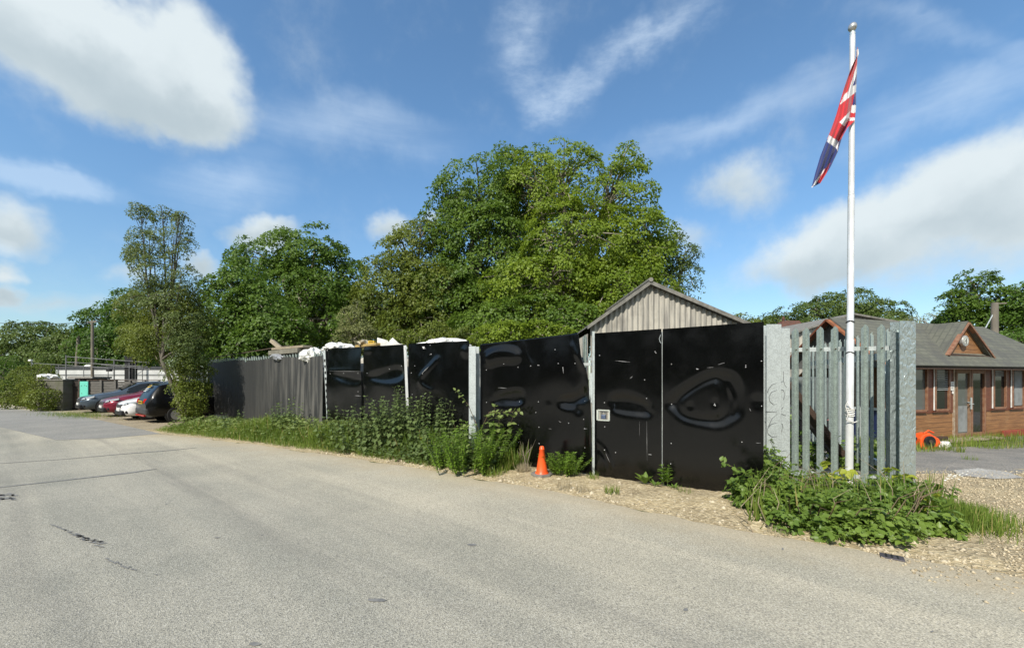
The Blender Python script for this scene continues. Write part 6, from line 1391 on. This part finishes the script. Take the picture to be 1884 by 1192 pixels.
# inside the palisade: scrub
lv = mound([(1470, 860, .25, .75), (1500, 858, .3, .5), (1560, 860, .35, .5), (1610, 862, .3, .55), (1450, 850, .2, 1.0)], 700, .075, 24); plant('scrub_bush', 'tangled green scrub growing behind the palisade pales', 'scrub', G(1520, 860), [], lv, 'bramble')
def rosette(px, py, n, ln, seed, label, name='dock_plant', lm='dock', T=T_LANCE, rise=.9, group='dock plants by the palisade', lift=0):
    g = np.random.default_rng(seed); b = G(px, py); b.z += lift; Pp, N, D, S = [], [], [], []
    for k in range(n):
        a = k * 2.4 + g.uniform(-.3, .3); o = np.array((math.cos(a), math.sin(a), 0)); r_ = rise * g.uniform(.5, 1.4); Pp.append(np.array(b) + o * .02); D.append(o + np.array((0, 0, r_))); N.append(np.array((0, 0, 1)) - o * r_); S.append(ln * g.uniform(.7, 1.15))
    return plant(name, label, 'weed', b, [([b, b + Vector((.01, 0, ln * .5))], [.008, .004])], (Pp, N, D, S), lm, group, T=T)
T_DOCK = (T_LANCE[0] * np.array((1.5, 1, 1.6)), T_LANCE[1])
rosette(1510, 965, 12, .44, 1, 'broad leaved dock standing out from the bramble before the flagpole', T=T_DOCK, lift=.12); rosette(1632, 994, 12, .26, 2, 'broad leaved dock at the very front of the bramble below the broad post', T=T_DOCK, rise=1.4); rosette(1650, 945, 14, .40, 3, 'tall dock beside the foot of the broad hammered post', T=T_DOCK, rise=1.5, lift=.1); rosette(1690, 962, 12, .34, 4, 'dock plant right of the broad hammered post', T=T_DOCK, rise=1.2)
# small weeds at the foot of the gates
b = G(1043, 878); b.z = .06; st, lv = upright((b.x, b.y, .05), 34, .40, .16, .06, 31, .022, .2, .0, 4, lean=.25); plant('cleavers_plant', 'small bright green feathery weed right of the orange cone', 'weed', b, st, lv, 'cleaver', T=T_LANCE)
b = G(1034, 872); st, lv = upright((b.x - .02, b.y + .1, .05), 1, .62, .02, .16, 32, .12, .2, .25, 2); plant('lilac_weed', 'single grey green stem with paired leaves behind the feathery weed by the cone', 'weed', b, st, lv, 'sage', T=T_LANCE)
b = G(1228, 902); st, lv = upright((b.x, b.y + .05, .05), 2, .36, .03, .10, 33, .028, .5, -.2, 4); plant('spurge_weed', 'upright spurge weed in front of the seam between the gate leaves', 'weed', b, st, lv, 'cleaver', T=T_LANCE)
rosette(1187, 896, 8, .19, 34, 'low dock with upright leaves at the foot of the narrower gate leaf', lift=.06, T=T_DOCK, rise=1.6); rosette(1205, 900, 9, .11, 36, 'tiny weed tuft beside the spurge under the gate seam', 'small_weed', 'bramble', lift=.06, group=None)
rosette(1240, 905, 8, .10, 37, 'tiny weed just right of the spurge under the wide gate leaf', 'small_weed', 'bramble', lift=.06, group=None)
b = G(933, 862); st, lv = upright((b.x, b.y, .03), 5, .55, .09, .10, 35, .06, .4, .2, 2, lean=.2); plant('sage_weed', 'grey green weed with dry stems left of the orange cone', 'weed', b, st, lv, 'sage', T=T_LANCE)
b = G(962, 872); g = np.random.default_rng(9); st = []
for k in range(7):
    p0 = b + Vector((g.uniform(-.12, .08), g.uniform(-.05, .1), .04)); p1 = p0 + Vector((g.uniform(-.14, .10), 0, g.uniform(.2, .36))); p2 = p1 + Vector((g.uniform(-.14, .12), 0, g.uniform(.08, .26))); st.append(([p0, p1, p2], [.005, .004, .002])); st.append(([p1, p1 + Vector((g.uniform(-.15, .15), 0, .12))], [.003, .0015]))
def blades(c, n, h, rad, seed, lean=.5):
    g = np.random.default_rng(seed); a = g.uniform(0, 6.28, n); r = rad * np.sqrt(g.random(n)); p = np.stack([c[0] + r * np.cos(a), c[1] + r * np.sin(a), np.full(n, c[2])], 1); th = g.uniform(0, 6.28, n); o = np.stack([np.cos(th), np.sin(th), np.zeros(n)], 1)
    D = o * g.uniform(.1, lean, n)[:, None] + np.array((0, 0, 1)); N = -o + g.normal(size=(n, 3)) * .2; return p, N, D, h * g.uniform(.5, 1.1, n)
plant('dry_weed', 'bare dry branching weed stalks with a straw tuft just left of the orange cone', 'weed', b, st, blades((b.x, b.y - .02, .05), 130, .17, .12, 3, .9), 'dry', None, mat('dry_stalk', (.26, .22, .16), (.19, .16, .12), 8, .8), T_BLADE)
for i, (px, py, n, h, lm, lab) in enumerate(((1126, 913, 90, .13, 'grass', 'small grass tuft on the chalk bank before the narrower gate leaf'), (1072, 908, 70, .11, 'dry', 'straw coloured grass tuft on the bank right of the cone'), (1038, 903, 80, .12, 'dry', 'straw grass tuft on the bank directly below the feathery weed'), (1090, 886, 80, .12, 'grass', 'grass tuft at the foot of the pale angle iron'), (1238, 925, 20, .11, 'dry', 'single dry stalk tuft in the gravel below the spurge'), (1262, 912, 40, .09, 'grass', 'short grass tuft under the wide gate leaf'), (905, 876, 120, .2, 'grass', 'grass tuft at the right edge of the green verge'), (1430, 985, 60, .10, 'dry', 'low straggling tuft at the road edge before the bramble'), (1545, 838, 60, .25, 'grass', 'grass tuft seen between the palisade pales'), (1818, 812, 70, .22, 'grass', 'grass tuft beside the hut step'), (1765, 832, 60, .2, 'grass', 'grass tuft in front of the hut step'), (1785, 846, 40, .14, 'grass', 'small grass tuft on the yard before the hut'))):
    b = G(px, py); b.z += .05 if 1000 < px < 1290 and py < 915 else 0; plant('grass_tuft', lab, 'grass tuft', b, None, blades((b.x, b.y, b.z), n, h, .11 + .05 * (n > 100), 90 + i, .9), lm, 'separate grass tufts', T=T_BLADE)
# grasses of the verge and the right corner: countless
def grass_field(name, label, p, h, lm, seed, lean=.55):
    g = np.random.default_rng(seed); n = len(p); th = g.uniform(0, 6.28, n); o = np.stack([np.cos(th), np.sin(th), np.zeros(n)], 1); D = o * g.uniform(.05, lean, n)[:, None] + np.array((0, 0, 1)); V, FF = leaf_verts(p, -o + g.normal(size=(n, 3)) * .2, D, h, T_BLADE); o_ = tri_obj(name, V, FF, PM[lm]); props(o_, label, 'grass', None, 'stuff'); return o_
g = np.random.default_rng(77); n = 30000; s_ = g.uniform(4.4, 17.2, n); q_ = .12 + (1.75 - .1) * g.beta(1.15, 1.3, n); q_ = np.where(s_ > 12, q_ * 1.15, q_); keep = q_ > .22 * (np.sin(s_ * 4) + np.sin(s_ * 9.3 + 1)) * .5 + .05 + .5 * ss(5.6, 4.4, s_); s_, q_ = s_[keep], q_[keep]; x_, y_ = st2xy(s_, edge(s_) + q_)
hh = (.11 + .27 * ss(.1, .75, q_) + .12 * np.sin(s_ * 2.1) * ss(.2, .7, q_)) * g.uniform(.5, 1.25, len(s_)) * (1 - .45 * ss(12, 17, s_))
grass_field('verge_grass', 'long bright grass filling the verge along the fence', np.stack([x_, y_, .01 * np.ones(len(x_))], 1), hh.clip(.05, .6) * 1.1, 'grass', 78, 1.15)
def ground_cover(name, label, s_, q_, h, leaf, lm, seed):
    g = np.random.default_rng(seed); x_, y_ = st2xy(s_, edge(s_) + q_); n = len(x_); th = g.uniform(0, 6.28, n); o = np.stack([np.cos(th), np.sin(th), g.uniform(-.3, .5, n)], 1); V, FF = leaf_verts(np.stack([x_, y_, h * g.random(n) ** .7 + .03], 1), g.normal(size=(n, 3)) * .45 + np.array((0, -.25, 1)), o, leaf * g.uniform(.5, 1.3, n), T_OVATE); o_ = tri_obj(name, V, FF, PM[lm]); props(o_, label, 'weeds', None, 'stuff')
n = 5600; s_ = g.uniform(5.0, 17.0, n); q_ = .25 + 1.35 * g.beta(1.6, 1.4, n); ground_cover('verge_weeds', 'low mixed broad leaved weeds among the grass of the verge', s_, q_, (.14 + .42 * ss(.2, .8, q_)) * (1 - .3 * ss(11, 15, s_)), .075, 'elder', 79)
n = 2300; s_ = g.normal(6.2, 1.3, n).clip(4.6, 11); q_ = .15 + .7 * g.beta(1.4, 1.6, n); ground_cover('verge_weeds', 'dark low nettles and weeds at the front of the verge below the tall nettles', s_, q_, .10 + .25 * ss(.1, .5, q_), .07, 'nettle', 80)
px_ = g.normal(0, 1, 5200); py_ = g.normal(0, 1, 5200); c = G(1738, 958); p = np.stack([c.x - .05 + px_ * .34, c.y + .05 + py_ * .26, np.zeros(5200)], 1); grass_field('corner_grass', 'bright grass spreading right of the bramble onto the gravel', p, .26 * g.uniform(.4, 1.1, 5200) * np.exp(-.10 * (px_ ** 2 + py_ ** 2)), 'grass', 81, 1.0)
n = 12000; xx = g.uniform(7.5, 19, n); yy = g.uniform(9.9, 12.6, n) + (xx - 9) * .24; k = (np.sin(xx * 3) + np.sin(yy * 4 + xx) > -.5); grass_field('yard_grass', 'rough grass growing along the front of the hut', np.stack([xx[k], yy[k], gz(xx[k], yy[k]) + .01], 1), .17 * g.uniform(.4, 1.5, k.sum()), 'grass', 82)
n = 2600; xx = g.normal(-19.6, 1.3, n); yy = g.normal(18.6, .45, n) - (xx + 19.6) * .5; grass_field('parking_grass', 'short grass patch before the blue grey car', np.stack([xx, yy, np.full(n, .005)], 1), .10 * g.uniform(.4, 1.4, n), 'grass', 83)
n = 6000; xx = g.uniform(-40, -23.5, n); yy = np.interp(xx, [-40, -23.5], [31.8, 21.0]) + g.uniform(-.2, 2.2, n); grass_field('hedge_grass', 'grass bank at the foot of the hedge at far left', np.stack([xx, yy, np.full(n, .0)], 1), .32 * g.uniform(.4, 1.2, n), 'grass', 84)
# yellow and white flowers
mb = MB()
for px, py, d in ((784, 822, 8.35), (775, 806, 8.5), (787, 815, 8.4), (1552, 930, 4.9), (1570, 930, 4.9), (838, 852, 7.9), (868, 845, 7.8)): q = P(px, py, d - .12); mb.lathe([(.006, -.006), (.02, .0), (.012, .012)], q, 7)
o = obj('yellow_flower', mb, M_YFL); props(o, 'few scattered small yellow flowers in the verge and bramble', 'flowers', None, 'stuff')
mb = MB(); g = np.random.default_rng(4)
for k in range(26): q = G(1740 + g.normal() * 12, 905 + g.normal() * 4); mb.lathe([(.004, 0), (.014, .004), (.004, .01)], q + Vector((0, -.1, .22 + .05 * g.random())), 6)
o = obj('white_flower', mb, M_WFL); props(o, 'cluster of tiny white flowers in the grass right of the broad post', 'flowers', None, 'stuff')
# dark wood behind the camera and across the road, seen mirrored in the black panels
g = np.random.default_rng(12); n = 42000; u_ = g.random(n); wx = np.interp(u_, [0, .3, .55, .75, 1], [45, 8, -24, -40, -75]); wy = np.interp(u_, [0, .3, .55, .75, 1], [-17, -18, -16, 0, 34])
zz = (9.5 + 1.8 * np.sin(u_ * 40) + 1.2 * np.sin(u_ * 97)) * g.random(n) ** .8; dd = g.random(n) * 3 + 1.2 * np.sin(u_ * 70)
V, FF = leaf_verts(np.stack([wx - dd * ss(.3, .6, u_), wy - dd * .5, zz], 1), g.normal(size=(n, 3)) * .5 + np.array((0, .4, 1)), g.normal(size=(n, 3)), g.uniform(.5, 1.1, n), T_DIAMOND); o = tri_obj('roadside_wood', V, FF, LM['syc']); props(o, 'dark wood across the road, mirrored in the glossy black panels', 'wood', None, 'stuff')
